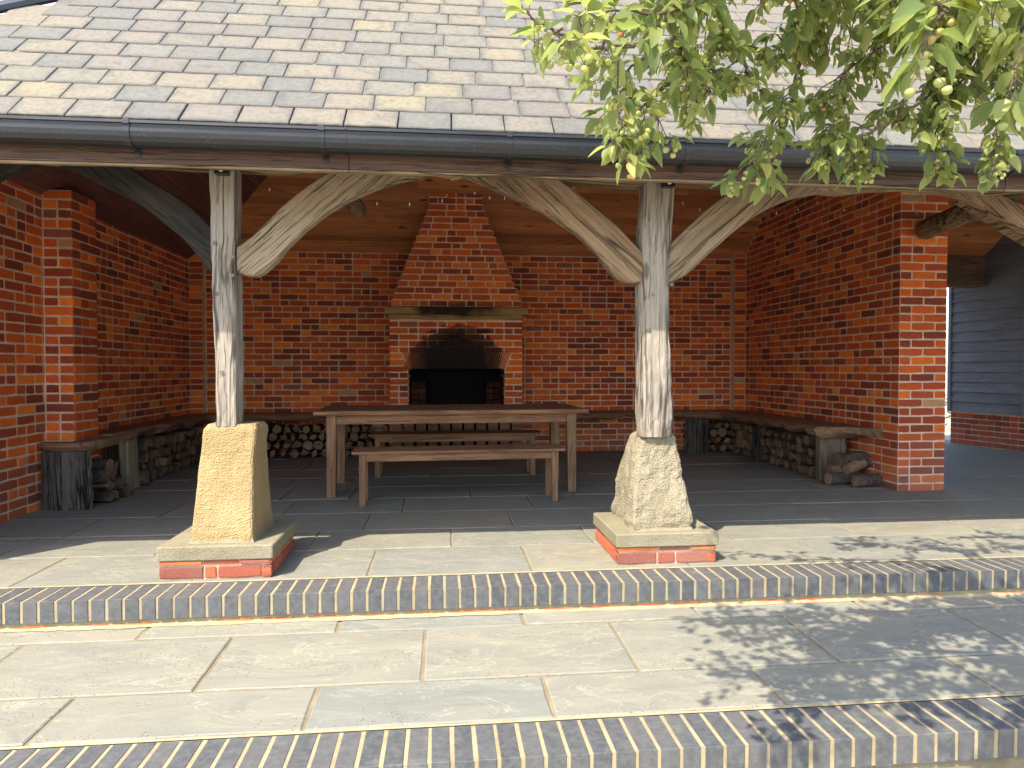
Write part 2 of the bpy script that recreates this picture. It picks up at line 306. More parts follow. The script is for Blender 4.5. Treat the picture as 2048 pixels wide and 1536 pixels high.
class MB:
    """collects geometry; .tones one value pair per vertex"""
    def __init__(s): s.v = []; s.f = []; s.tn = []; s.mi = []
    def add(s, verts, faces, tone=(0, 0), mi=0):
        b = len(s.v); s.v += [tuple(x) for x in verts]; s.f += [tuple(i + b for i in f) for f in faces]
        s.tn += [tone] * len(verts); s.mi += [mi] * len(faces) if isinstance(mi, int) else list(mi)
    def box(s, x0, x1, y0, y1, z0, z1, **k):
        s.add([(x, y, z) for x in (x0, x1) for y in (y0, y1) for z in (z0, z1)],
              [(0, 1, 3, 2), (4, 6, 7, 5), (0, 4, 5, 1), (2, 3, 7, 6), (0, 2, 6, 4), (1, 5, 7, 3)], **k)
    def bbox(s, x0, x1, y0, y1, z0, z1, bev=.004, **k):
        """box with chamfered edges"""
        b = bev; vs = []; idx = {}
        for i, x in enumerate((x0, x1)):
            for j, y in enumerate((y0, y1)):
                for l, z in enumerate((z0, z1)):
                    sx, sy, sz = (1 if i == 0 else -1), (1 if j == 0 else -1), (1 if l == 0 else -1)
                    idx[i, j, l] = len(vs); vs += [(x, y + sy * b, z + sz * b), (x + sx * b, y, z + sz * b), (x + sx * b, y + sy * b, z)]
        F = []
        q = lambda a, c: idx[a] + c
        for i in (0, 1):
            f = [q((i, 0, 0), 0), q((i, 1, 0), 0), q((i, 1, 1), 0), q((i, 0, 1), 0)]; F.append(tuple(f if i else f[::-1]))
        for j in (0, 1):
            f = [q((0, j, 0), 1), q((0, j, 1), 1), q((1, j, 1), 1), q((1, j, 0), 1)]; F.append(tuple(f if j else f[::-1]))
        for l in (0, 1):
            f = [q((0, 0, l), 2), q((1, 0, l), 2), q((1, 1, l), 2), q((0, 1, l), 2)]; F.append(tuple(f if l else f[::-1]))
        for j in (0, 1):
            for l in (0, 1): F.append((q((0, j, l), 1), q((1, j, l), 1), q((1, j, l), 2), q((0, j, l), 2)))
        for i in (0, 1):
            for l in (0, 1): F.append((q((i, 0, l), 0), q((i, 1, l), 0), q((i, 1, l), 2), q((i, 0, l), 2)))
        for i in (0, 1):
            for j in (0, 1): F.append((q((i, j, 0), 0), q((i, j, 1), 0), q((i, j, 1), 1), q((i, j, 0), 1)))
        for k2 in idx.values(): F.append((k2, k2 + 1, k2 + 2))
        s.add(vs, F, **k)
    def tube(s, pts, rad, n=8, cap=True, wob=0, rng=random, flat=1.0, **k):
        pts = [Vector(p) for p in pts]; rings = []; vs = []; up = None
        for i, p in enumerate(pts):
            d = (pts[min(i + 1, len(pts) - 1)] - pts[max(i - 1, 0)]).normalized()
            if up is None: up = Vector((0, 0, 1)) if abs(d.z) < .9 else Vector((0, 1, 0))
            a = d.cross(up).normalized(); b2 = a.cross(d).normalized(); up = b2
            r = rad[i] if hasattr(rad, '__len__') else rad
            for j in range(n):
                t = 2 * math.pi * j / n; rr = r * (1 + (rng.uniform(-wob, wob) if wob else 0))
                vs.append(p + a * math.cos(t) * rr + b2 * math.sin(t) * rr * flat)
        F = [(i * n + j, i * n + (j + 1) % n, (i + 1) * n + (j + 1) % n, (i + 1) * n + j) for i in range(len(pts) - 1) for j in range(n)]
        if cap: F += [tuple(range(n))[::-1], tuple((len(pts) - 1) * n + j for j in range(n))]
        s.add(vs, F, **k)
    def prism(s, poly, y0, y1, axis='y', **k):
        """polygon in x,z extruded along y"""
        n = len(poly); vs = [(p[0], y0, p[1]) for p in poly] + [(p[0], y1, p[1]) for p in poly]
        if axis == 'x': vs = [(v[1], v[0], v[2]) for v in vs]
        F = [tuple(range(n)), tuple(range(2 * n - 1, n - 1, -1))] + [(i + n, (i + 1) % n + n, (i + 1) % n, i) for i in range(n)]
        s.add(vs, F, **k)
    def build(s, name, mat, parent=None, smooth=False, kind=None):
        o = mk(name, s.v, s.f, mat, parent, smooth); me = o.data
        if any(s.mi): me.polygons.foreach_set('material_index', s.mi)
        if any(t != (0, 0) for t in s.tn):
            a = me.attributes.new('tone', 'FLOAT_VECTOR', 'POINT'); a.data.foreach_set('vector', [c for t in s.tn for c in (t[0], t[1], 0)])
        bm = bmesh.new(); bm.from_mesh(me); bmesh.ops.recalc_face_normals(bm, faces=bm.faces); bm.to_mesh(me); bm.free()
        if kind: o['kind'] = kind
        return o
def pt_mesh(o): return o
PROJ = Euler((R(90 - 1.31), 0, R(-5.85))).to_matrix().transposed()
def view(p):
    q = PROJ @ (Vector(p) - Vector((0, 0, CAMZ))); d = -q.z
    if d < .05: return None
    return 1024 + 1357.5 * q.x / d, 768 - 1357.5 * q.y / d, d
def rank(p, margin=30):
    """smaller = shows larger; pieces outside the frame last"""
    r = view(p)
    if not r or not (-margin < r[0] < 2048 + margin and -margin < r[1] < 1536 + margin): return 1e3 + (Vector(p).length)
    return r[2]

# a piece set: list of (mesh variant, matrix, tone) -> 300 single parts + one joined part
def pieces(name, items, mat, parent, stuffname=None, limit=300, hide=None):
    """items: (mesh, Matrix, (t1, t2)); hide(p) true when the photo cannot show the piece"""
    items = sorted(items, key=lambda it: rank(it[1].translation) + (500 if hide and hide(it[1].translation) else 0))
    for me, mx, tn in items[:limit]:
        o = bpy.data.objects.new(name, me); C.objects.link(o); o.parent = parent; o.matrix_local = mx; o.color = (tn[0], tn[1], 0, 1)
    if len(items) > limit:
        mb = MB()
        for me, mx, tn in items[limit:]:
            mb.add([mx @ v.co for v in me.vertices], [tuple(p.vertices) for p in me.polygons], tone=tn)
        o = mk(stuffname or name + 's', mb.v, mb.f, mat, parent)
        a = o.data.attributes.new('tone', 'FLOAT_VECTOR', 'POINT'); a.data.foreach_set('vector', [c for t in mb.tn for c in (t[0], t[1], 0)])
        o['kind'] = 'stuff'

rng = random.Random(7)
# ------------------------------------------------------------------ bricks
def brick_mesh(L, mat, H=.0618, jit=.0022, D=.05, r=random):
    """front face at y=0 looking to -y; wavy hand-made outline"""
    hx, hz = L / 2, H / 2; ring = []
    nx = 3 if L > .15 else 2
    for i in range(nx + 1): ring.append((-hx + L * i / nx, -hz))
    ring.append((hx, 0))
    for i in range(nx + 1): ring.append((hx - L * i / nx, hz))
    ring.append((-hx, 0))
    n = len(ring); vs = []; j = lambda a: r.uniform(-a, a)
    mid = [(x + j(jit), z + j(jit)) for x, z in ring]
    corner = {0, nx, nx + 2, 2 * nx + 2}
    mid = [(x * (.985 if i in corner else 1), z * (.93 if i in corner else 1)) for i, (x, z) in enumerate(mid)]
    vs += [(x, D, z) for x, z in mid]; vs += [(x, .0028, z) for x, z in mid]
    vs += [(x - math.copysign(min(.004, abs(x)), x) if abs(x) > hx * .5 else x, j(.0008), z - math.copysign(min(.004, abs(z)), z)) for x, z in mid]
    F = []
    for a in (0, n):
        for i in range(n): F.append((a + i, a + (i + 1) % n, a + n + (i + 1) % n, a + n + i))
    F.append(tuple(range(2 * n, 3 * n)))
    me = bpy.data.meshes.new('brick'); me.from_pydata(vs, [], F); me.materials.append(mat); return me
def bset(mat):
    r = random.Random(3)
    return {L: [brick_mesh(L, mat, r=r) for _ in range(9)] for L in (.215, .155, .1025, .055)}
BS = bset(M['brick']); BSS = bset(M['brick_soot'])
def pick(bs, L, r):
    k = min(bs, key=lambda q: abs(q - L)); return r.choice(bs[k]), L / k
def lay(segf, z0, rows, seed, course=.075, hp=.5):
    """yield (s centre, z centre, length) rows of bricks, segf(row, zc) -> list of (a, b)"""
    r = random.Random(seed); prev = []
    out = []
    for k in range(rows):
        zc = z0 + course * (k + .5); joints = []
        for a, b in segf(k, zc):
            W = b - a
            if W < .04: continue
            if W < .14: out.append((a + W / 2, zc, W - .010)); continue
            best = None
            for tr in range(8):
                seq = []; s = 0; j = []
                if k % 2: seq.append(.1125); s = .1125
                while s < W - .05:
                    L = .1125 if r.random() < hp else .225
                    if s + L > W + .05: L = .1125
                    seq.append(L); s += L; j.append(a + s)
                f = W / s
                bad = sum(1 for x in j for y in prev if abs(x * 1 - y) < .022) + abs(f - 1) * 40
                if best is None or bad < best[0]: best = (bad, seq, f, j)
            _, seq, f, j = best; s = a
            for L in seq:
                Lf = L * f; out.append((s + Lf / 2, zc, Lf - .0128)); s += Lf
            joints += j
        prev = joints
    return out
def brick_items(lst, org, rz, bs, seed, tonef=None, proud=.0015):
    r = random.Random(seed); base = Matrix.Translation(org) @ Matrix.Rotation(rz, 4, 'Z'); out = []
    for s, z, L in lst:
        me, sx = pick(bs, L, r)
        mx = base @ Matrix.Translation((s, r.uniform(-proud, proud), z + r.uniform(-.0012, .0012))) @ Matrix.Rotation(r.uniform(-.006, .006), 4, 'Y') @ Matrix.Diagonal((sx * r.choice((-1, 1)) if False else sx, 1, r.uniform(.97, 1.02), 1))
        t = r.random()
        if tonef: t = tonef(t, s, z)
        out.append((me, mx, (t, r.random())))
    return out
def wallbox(name, parent, mat, boxes):
    mb = MB()
    for b in boxes: mb.box(*b)
    return mb.build(name, mat, parent)

BACKY, LX, RX, PY = 8.75, -3.07, 4.00, 5.60
SR = 0.86                                   # slope of the rear ceiling
def ceil_z(y): return 2.54 + SR * (BACKY - y)
FS = math.tan(R(46))                        # slope of the front roof
def roof_z(y): return 2.235 + FS * (y - 3.35)
RIDGEY = (2.74 + SR * BACKY - 2.235 + FS * 3.35) / (FS + SR); RIDGEZ = roof_z(RIDGEY)
HS = .74                                    # slope of the left hip
def hip_z(x): return 2.235 + HS * (x + 3.67)

# ------------------------------------------------------------------ ground and terraces
mk('ground', [(-150, -150, -.34), (150, -150, -.34), (150, 150, -.34), (-150, 150, -.34)], [(0, 1, 2, 3)], M['ground'])['kind'] = 'structure'
mk('lawn_ground', [(-40, 9.6, -.02), (60, 9.6, -.02), (60, 90, -.02), (-40, 90, -.02)], [(0, 1, 2, 3)], M['ground'])['kind'] = 'structure'
def flag(x0, x1, y0, y1, zf, r, gap=.009, bev=.006):
    g = gap / 2; x0 += g; x1 -= g; y0 += g; y1 -= g
    j = lambda a: r.uniform(-a, a); ring = []
    nx = max(2, int((x1 - x0) / .16)); ny = max(2, int((y1 - y0) / .16))
    for i in range(nx): ring.append((x0 + (x1 - x0) * i / nx, y0))
    for i in range(ny): ring.append((x1, y0 + (y1 - y0) * i / ny))
    for i in range(nx): ring.append((x1 - (x1 - x0) * i / nx, y1))
    for i in range(ny): ring.append((x0, y1 - (y1 - y0) * i / ny))
    ring = [(x + j(.0028), y + j(.0028)) for x, y in ring]; n = len(ring); cx, cy = (x0 + x1) / 2, (y0 + y1) / 2
    dz = j(.002); tx, ty = j(.002), j(.002)
    top = lambda x, y: zf(y) + dz + tx * (x - cx) + ty * (y - cy)
    org = Vector((cx, cy, zf(cy))); vs = [Vector((x, y, top(x, y) - .05)) - org for x, y in ring] + [Vector((x, y, top(x, y) - bev * .7)) - org for x, y in ring]
    vs += [Vector((x + math.copysign(bev, cx - x) * (abs(x - cx) > .4 * (x1 - x0)), y + math.copysign(bev, cy - y) * (abs(y - cy) > .4 * (y1 - y0)), top(x, y))) - org for x, y in ring]
    F = [(a + i, a + (i + 1) % n, a + n + (i + 1) % n, a + n + i) for a in (0, n) for i in range(n)] + [tuple(range(2 * n, 3 * n))]
    return org, vs, F
def flags(parent, rows, zf, seed, colour=None, gap=.009):
    r = random.Random(seed)
    for (y0, y1, xs) in rows:
        for a, b in zip(xs[:-1], xs[1:]):
            org, vs, F = flag(a, b, y0, y1, zf, r, gap)
            o = mk('flagstone', vs, F, M['flag'], parent); o.location = org; settone(o, r)
def frange(a, b, s, jit=0, r=rng):
    out = [a]
    while out[-1] < b: out.append(out[-1] + s + r.uniform(-jit, jit))
    return out
ter = empty('upper_terrace', (0, 0, 0), kind='structure')
mb = MB(); mb.box(-4.6, 11.0, 3.548, 9.6, -.30, -.006); mb.build('mortar_bed', M['bed'], ter)
rows = [(3.545, 4.11, frange(-3.887, 6.0, .873)), (4.11, 4.60, [-4.4] + frange(-3.43, 6.0, .875, .02)[0:])]
y = 4.60; k = 0
while y < 9.5:
    h = rng.choice((.42, .56, .56, .30, .60)); s0 = -3.07 if y < 8.6 else -3.07
    xs = [-4.3 + rng.uniform(0, .7)]
    while xs[-1] < 9.6: xs.append(xs[-1] + rng.choice((.56, .72, .875, .875, 1.02)))
    rows.append((y, min(y + h, 9.6), xs)); y += h
flags(ter, rows, lambda y: 0.0, 11)
low = empty('lower_terrace', (0, 0, 0), kind='structure')
zl = lambda y: -.135 - .03 * (3.33 - y) / 1.195
mb = MB(); mb.add([(-4.6, 3.36, zl(3.36) - .006), (6, 3.36, zl(3.36) - .006), (6, 2.352, zl(2.352) - .006), (-4.6, 2.352, zl(2.352) - .006)], [(0, 1, 2, 3)])
mb.box(-4.6, 6, 2.355, 3.5, -.33, -.19); mb.build('mortar_bed', M['bed'], low)
rows = [(3.185, 3.345, [-4.0, -3.12, -2.25, -1.377, -.494, .388, 1.262, 2.135, 3.01, 3.9, 4.8]),
        (2.675, 3.185, [-4.46, -3.59, -2.715, -1.842, -.949, -.081, .799, 1.662, 2.538, 3.41, 4.29]),
        (2.36, 2.675, [-4.0, -3.12, -2.25, -1.373, -.481, .397, 1.264, 2.137, 3.01, 3.9, 4.8])]
flags(low, rows, zl, 5, gap=.014)
# blue brick step edges
def step(name, X0, n, yf, zt, riser, seed):
    r = random.Random(seed); st = empty(name, (0, yf, zt), kind='structure')
    mb = MB(); mb.box(X0 - .04, X0 + .075 * n, .0035, .2165, -.1000, -.0022)
    mb.build('mortar_joint', M['joint'], st)
    me = []
    for _ in range(10):
        m = MB(); b = r.uniform(.0008, .0018); m.bbox(-.0303 + r.uniform(-.0012, .0012), .0303 + r.uniform(-.0012, .0012), 0, .215, -.1025, 0, bev=b)
        q = bpy.data.meshes.new('brick'); q.from_pydata([(v[0] + r.uniform(-.0012, .0012), v[1] + r.uniform(-.0008, .0008), v[2] + r.uniform(-.0008, .0008)) for v in m.v], [], m.f); q.materials.append(M['blue']); me.append(q)
    for k in range(n):
        o = bpy.data.objects.new('brick', r.choice(me)); C.objects.link(o); o.parent = st
        o.location = (X0 + .075 * k, r.uniform(-.0012, .0012), r.uniform(-.0008, .0008)); o.rotation_euler = (0, 0, r.uniform(-.005, .005)); o.color = (r.random(), r.random(), 0, 1)
    # cream fillet behind and bedding line below
    m = MB(); xs = frange(X0 - .04, X0 + .075 * n, .11, .03, r); vs = []
    for x in xs:
        vs += [(x, .2175, .001), (x, .2175 + .011 + r.uniform(-.003, .004), .0035 + r.uniform(-.001, .001))]
    m.add(vs, [(2 * i, 2 * i + 1, 2 * i + 3, 2 * i + 2) for i in range(len(xs) - 1)]); m.build('mortar_fillet', M['joint'], st)
    if riser:
        m = MB(); m.box(X0 - .04, X0 + .075 * n, .014, .17, -riser, -.104); m.build('bedding_mortar', M['joint'], st)
        for x in frange(X0, X0 + .075 * n, .225, 0, r):
            if r.random() < .8:
                m = MB(); m.bbox(x, x + .215 * r.uniform(.6, 1), .008, .1, -.132 + r.uniform(0, .004), -.1185 + r.uniform(-.003, .002), bev=.003)
                o = m.build('red_brick', M['brick'], st); o.color = (r.uniform(.3, .8), r.random(), 0, 1)
        m = MB(); vs = []
        for x in frange(X0 - .04, X0 + .075 * n, .06, .02, r): vs.append((x, r.uniform(-.018, -.004)))
        vv = [(x, .02, -.118) for x, y in vs] + [(x, y, -.1335) for x, y in vs]; k = len(vs)
        m.add(vv, [(i, i + 1, k + i + 1, k + i) for i in range(k - 1)]); m.build('mortar_fillet', M['joint'], st)
    return st
step('upper_step', -2.4308, 97, 3.330, 0.0, .30, 21)
step('lower_step', -2.1087, 84, 2.135, -.1666, .0, 22)
mb = MB(); mb.box(-4.6, 6.0, 2.150, 2.34, -.34, -.27); o = mb.build('step_footing', M['bed']); o['kind'] = 'structure'
mb = MB(); mb.box(-2.16, 4.5, 2.1555, 2.35, -.272, -.2685); 

# ------------------------------------------------------------------ walls
hideleft = lambda p: False
# left wall (faces +x)
lw = empty('brick_wall', (LX, 6.6, 0), 'red brick side wall on the left, running back from the thin brick pier to the corner behind the log stacks', 'wall')
mb = MB(); mb.prism([(3.46 - 6.6, -.03), (2.8, -.03), (2.8, 2.50), (4.2 - 6.6, 2.50), (3.9 - 6.6, 2.50), (3.70 - 6.6, 2.14), (3.46 - 6.6, 2.04)], -.34, -.0035, axis='x'); mb.build('mortar_core', M['mortar'], lw)
L_ = lay(lambda k, z: [((3.45 if z < 2.0 else 3.95) - 6.6, BACKY - 6.6)], -.012, 33, 31)
it = brick_items(L_, (0, 0, 0), R(90), BS, 32) + brick_items(lay(lambda k, z: [(-.345, -.002)], -.012, 27, 48), (0, 3.45 - 6.6, 0), 0, BS, 49)
pieces('brick', it, M['brick'], lw, hide=lambda p: (p.y + 6.6 < 4.75) or p.z < .1)
# left pier
lp = empty('brick_pier', (-2.96, PY, 0), 'narrow projecting brick pier on the left wall, standing behind the bark-covered stump', 'pier')
wallbox('mortar_core', lp, M['mortar'], [(-.11, .102, .0035, .372, -.03, 2.46)])
A = lay(lambda k, z: [(-.105, .110)], -.012, 33, 33, hp=.5)
B = lay(lambda k, z: [(0.0, .38)], -.012, 33, 34, hp=.4)
it = brick_items(A, (0, 0, 0), 0, BS, 35) + brick_items(B, (.110, 0, 0), R(90), BS, 36)
pieces('brick', it, M['brick'], lp)
# back wall with corner pilasters
bw = empty('brick_wall', (0, BACKY, 0), 'wide red brick back wall behind the dining table, either side of the chimney breast', 'wall')
wallbox('mortar_core', bw, M['mortar'], [(LX - .30, RX + .44, .0035, .33, -.03, 2.70), (LX - .03, LX + .155, -.092, .02, -.03, 2.66), (RX - .155, RX + .03, -.092, .02, -.03, 2.70)])
A = lay(lambda k, z: [(LX + .16, -.615), (.955, RX - .16)] if z < 1.83 else [(LX + .16, -.12), (.45, RX - .16)], -.012, 35, 37)
it = brick_items(A, (0, 0, 0), 0, BS, 38)
P1 = [(LX + .08, -.012 + .075 * (k + .5), .148) for k in range(35)]; P2 = [(RX - .08, -.012 + .075 * (k + .5), .148) for k in range(35)]
it += brick_items(P1, (0, -.10, 0), 0, BS, 39) + brick_items(P2, (0, -.10, 0), 0, BS, 40)
def bhide(p):
    v = view((p.x, p.y + BACKY, p.z))
    return (not v) or p.z < .55 or p.z > 2.56 or v[0] < 385 or 425 < v[0] < 487 or 1280 < v[0] < 1345
pieces('brick', it, M['brick'], bw, hide=bhide)
# right wall and its front end
rw = empty('brick_wall', (RX, PY, 0), 'tall red brick wall on the right with its square end beside the covered passage', 'wall')
def rw_poly():
    mb = MB(); y1 = BACKY - PY
    pr = [(.0035, -.03), (y1 + .3, -.03), (y1 + .3, 2.6), (RIDGEY - PY, ceil_z(RIDGEY) + .05), (.0035, roof_z(PY) - .1)]
    mb.prism([(p[0], p[1]) for p in pr], .0035, .442, axis='x'); return mb
rw_poly().build('mortar_core', M['mortar'], rw)
topR = lambda s: min(ceil_z(PY + s), roof_z(PY + s) - .12)
def segR(k, z):
    a, b = 0.0, BACKY - PY - .10
    bmax = BACKY - (z + .04 - 2.54) / SR - PY if z > 2.5 else b
    amin = max(0, (z + .16 - 2.235) / FS + 3.35 - PY)
    return [(-min(b, bmax), -amin)] if min(b, bmax) > amin else []
A = lay(segR, -.012, 60, 41, hp=.42)
it = brick_items(A, (0, 0, 0), R(-90), BS, 42)
B = lay(lambda k, z: [(0.0, .45)], -.012, 60, 43)
it += brick_items(B, (0, 0, 0), 0, BS, 44)
B = lay(lambda k, z: [(0.0, BACKY - PY + .25)] if z < 2.6 else segR(k, z) and [(-segR(k, z)[0][1], -segR(k, z)[0][0])], -.012, 60, 45)
it += brick_items(B, (.45, 0, 0), R(90), BS, 46)
pieces('brick', it, M['brick'], rw, hide=lambda p: p.z > 2.75 or p.x > .44)

# ------------------------------------------------------------------ fireplace
fp = empty('fireplace', (.17, 8.05, 0), 'brick fireplace with a smoke-blackened opening, oak mantel and stepped tapering chimney breast', 'fireplace')
def fb(*b): return b
OX0, OX1 = -.567, .565           # opening, local x
mb = MB(); H0 = 1.08
mb.box(-.783, OX0 - .0035, .0035, .70, -.02, 1.80); mb.box(OX1 + .0035, .777, .0035, .70, -.02, 1.80)
mb.box(OX0 - .0035, OX1 + .0035, .0035, .12, H0 + .2, 1.80); mb.box(OX0 - .0035, OX1 + .0035, .03, .70, -.02, .47)
rowsT = []
zc = 1.85; k = 0
L0, R0, L1, R1 = -.768, .773, -.326, .315
while zc < 6.2:
    f = min(1, k / 15.0); a = L0 + (L1 - L0) * f; b = R0 + (R1 - R0) * f
    rowsT.append((a, b, zc)); mb.box(a + .0035, b - .0035, .0035, .70, zc - .0375, zc + .0385); zc += .075; k += 1
mb.build('mortar_core', M['mortar_soot'], fp)
A = []
r = random.Random(50)
A = lay(lambda k, z: ([(-.79, OX0), (OX1, .785)] if z < H0 + .20 else [(-.79, .785)]), -.012, 22, 51, hp=.45)
A = [a for a in A if not (H0 - .02 < a[1] < H0 + .21 and (abs(a[0]) < .66))]
extra = []
for k in range(22):
    z = -.012 + .075 * (k + .5)
    if H0 - .02 < z < H0 + .21:
        w_ = .575 + (z - H0) * .42
        A = [a for a in A if not (abs(a[1] - z) < .01)]
        A += [((-.79 - w_) / 2, z, .79 - w_ - .012), ((.785 + w_) / 2, z, .785 - w_ - .012)]
A = [a for a in A if a[1] < 1.66]
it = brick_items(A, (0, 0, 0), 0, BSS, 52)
T = []
for i, (a, b, z) in enumerate(rowsT):
    T += [t for t in lay(lambda k, zz: [(a, b)], z - .0375, 1, 60 + i, hp=.45)]
it += brick_items(T, (0, 0, 0), 0, BSS, 53, tonef=lambda t, s, z: t * .75 + (.15 if z < 2.8 else .05))
# side returns of the lower block and of the stepped stack
S1 = lay(lambda k, z: [(0, .69)], -.012, 22, 54)
it += brick_items(S1, (.785, 0, 0), R(90), BSS, 55) + brick_items([(-s, z, L) for s, z, L in S1], (-.79, 0, 0), R(-90), BSS, 56)
for i, (a, b, z) in enumerate(rowsT):
    if z > 3.6: continue
    q = lay(lambda k, zz: [(0, .69)], z - .0375, 1, 160 + i)
    it += brick_items(q, (b, 0, 0), R(90), BSS, 57 + i) + brick_items([(-s, zz, L) for s, zz, L in q], (a, 0, 0), R(-90), BSS, 90 + i)
# inner cheeks of the opening and firebrick back
q = lay(lambda k, zz: [(.0, .55)], .47, 9, 58)
it += brick_items([(-s, z, L) for s, z, L in q], (OX1 - .22 + .215, .06, 0), R(-90), BSS, 59)
it += brick_items(q, (OX0 + .005, .06, 0), R(90), BSS, 61)
q = lay(lambda k, zz: [(OX0 + .01, OX0 + .20), (OX1 - .20, OX1 - .01)], .47, 6, 62)
it += brick_items(q, (0, .30, 0), 0, BSS, 63)
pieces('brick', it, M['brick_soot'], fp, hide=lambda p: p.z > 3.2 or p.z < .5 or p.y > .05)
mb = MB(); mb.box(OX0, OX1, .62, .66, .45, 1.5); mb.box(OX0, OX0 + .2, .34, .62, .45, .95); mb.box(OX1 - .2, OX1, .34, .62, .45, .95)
mb.box(-.78, .775, .018, .0285, .069, .444); mb.build('sooty_back_and_gap_shade', M['soot_gap_shade'], fp)  # last box is a black sheet standing in for shade between hearth blocks
# fan of thin tiles on edge over the opening
nt_ = 46
for i in range(nt_):
    f = (i + .5) / nt_ * 2 - 1; xb = f * .565; xt = f * .648; hw = .0078
    mb = MB(); vs = [(xb - hw, 0, H0 + .002), (xb + hw, 0, H0 + .002), (xt + hw * 1.12, 0, H0 + .198), (xt - hw * 1.12, 0, H0 + .198)]
    y0 = -.010 + r.uniform(-.002, .002); mb.add([(x, y0, z) for x, _, z in vs] + [(x, .10, z) for x, _, z in vs], [(0, 1, 2, 3), (7, 6, 5, 4), (0, 4, 5, 1), (1, 5, 6, 2), (2, 6, 7, 3), (3, 7, 4, 0)])
    o = mb.build('arch_tile', M['brick_soot'], fp); o.color = (r.choice((.985, .5, .62, .985)), r.random(), 0, 1)
mb = MB(); mb.add([(-.57, .002, H0), (.57, .002, H0), (.655, .002, H0 + .2), (-.655, .002, H0 + .2), (-.57, .11, H0), (.57, .11, H0), (.655, .11, H0 + .2), (-.655, .11, H0 + .2)],
                  [(0, 1, 2, 3), (7, 6, 5, 4), (0, 4, 5, 1), (1, 5, 6, 2), (2, 6, 7, 3), (3, 7, 4, 0)]); mb.build('arch_mortar', M['mortar_soot'], fp)
# keystone fan motif
for i in range(9):
    a = R(-64 + 16 * i); mb = MB(); c0 = Vector((.0, 0, H0 + .30)); d = Vector((math.sin(a), 0, math.cos(a))); nrm = Vector((d.z, 0, -d.x))
    p = [c0 + d * .045 - nrm * .006, c0 + d * .045 + nrm * .006, c0 + d * .15 + nrm * .014, c0 + d * .15 - nrm * .014]
    mb.add([(q.x, -.012, q.z) for q in p] + [(q.x, .03, q.z) for q in p], [(0, 1, 2, 3), (7, 6, 5, 4), (0, 4, 5, 1), (1, 5, 6, 2), (2, 6, 7, 3), (3, 7, 4, 0)])
    o = mb.build('fan_tile', M['brick_soot'], fp); o.color = (.985, .3, 0, 1)
# mantel beam, stone course below
def rough_beam(name, x0, x1, y0, y1, z0, z1, mat, parent, r, n=24, wob=.006, bot=.0, rnd=.12):
    vs = []; prof = []
    hy, hz = (y1 - y0) / 2, (z1 - z0) / 2; cy, cz = (y0 + y1) / 2, (z0 + z1) / 2
    c = rnd
    base = [(-1, -1 + c), (-1 + c, -1), (0, -1), (1 - c, -1), (1, -1 + c), (1, 0), (1, 1 - c), (1 - c, 1), (0, 1), (-1 + c, 1), (-1, 1 - c), (-1, 0)]
    sd = r.uniform(0, 50)
    for i in range(n + 1):
        x = x0 + (x1 - x0) * i / n
        for j, (a, b) in enumerate(base):
            w1 = mnoise.noise(Vector((x * 3.1 + sd, j * .9, 0))) * wob; w2 = mnoise.noise(Vector((x * 3.1 + sd, j * .9, 7))) * wob
            dz = (mnoise.noise(Vector((x * 2.3 + sd, 3, 3))) * bot if b < 0 else 0)
            vs.append((x, cy + a * hy + w1, cz + b * hz + w2 + dz))
    m = len(base); F = [(i * m + j, i * m + (j + 1) % m, (i + 1) * m + (j + 1) % m, (i + 1) * m + j) for i in range(n) for j in range(m)]
    F += [tuple(range(m))[::-1], tuple(n * m + j for j in range(m))]
    mb = MB(); mb.add(vs, F); return mb.build(name, mat, parent)
rough_beam('mantel', -.838, .838, -.075, .10, 1.712, 1.802, M['mantel'], fp, r, wob=.006)
rough_beam('timber_lintel', -.79, .785, -.012, .06, 1.655, 1.708, M['mantel'], fp, r, wob=.008)
for i in range(11):
    mb = MB(); x = -.70 + i * .14; mb.prism([(x - .046, .07), (x + .046, .07), (x + .058, .44), (x - .058, .44)], -.10, .0)
    o = mb.build('hearth_block', M['slab'], fp); o.color = (r.random(), r.random(), 0, 1)
mb = MB(); mb.box(-.79, .785, -.05, .02, -.01, .068); mb.box(-.79, .785, -.055, .0295, .445, .48); mb.build('hearth_ledge', M['brick'], fp)
# grate
fg = empty('fire_grate', (.17, 8.22, .48), 'black iron fire basket with spiked uprights inside the fireplace', 'grate')
mb = MB(); mb.tube([(-.25, 0, .10), (.25, 0, .10)], .008, 6); mb.tube([(-.25, 0, .03), (.25, 0, .03)], .008, 6); mb.tube([(-.25, .22, .10), (.25, .22, .10)], .008, 6)
for x in (-.25, .25): mb.tube([(x, 0, .10), (x, .22, .10)], .008, 6)
mb.build('rail', M['iron'], fg)
for i in range(7):
    x = -.25 + i * .0833; mb = MB(); mb.tube([(x, 0, 0), (x, 0, .16), (x, 0, .20)], [.008, .008, .001], 6); mb.build('spike', M['iron'], fg)
mb = MB()
for i in range(26):
    x, y = r.uniform(-.22, .22), r.uniform(.03, .2); mb.tube([(x, y, .02), (x + r.uniform(-.05, .05), y + .02, r.uniform(.05, .11))], [r.uniform(.015, .03), .008], 5)
mb.build('ash_and_embers', M['ember'], fg)['kind'] = 'stuff'

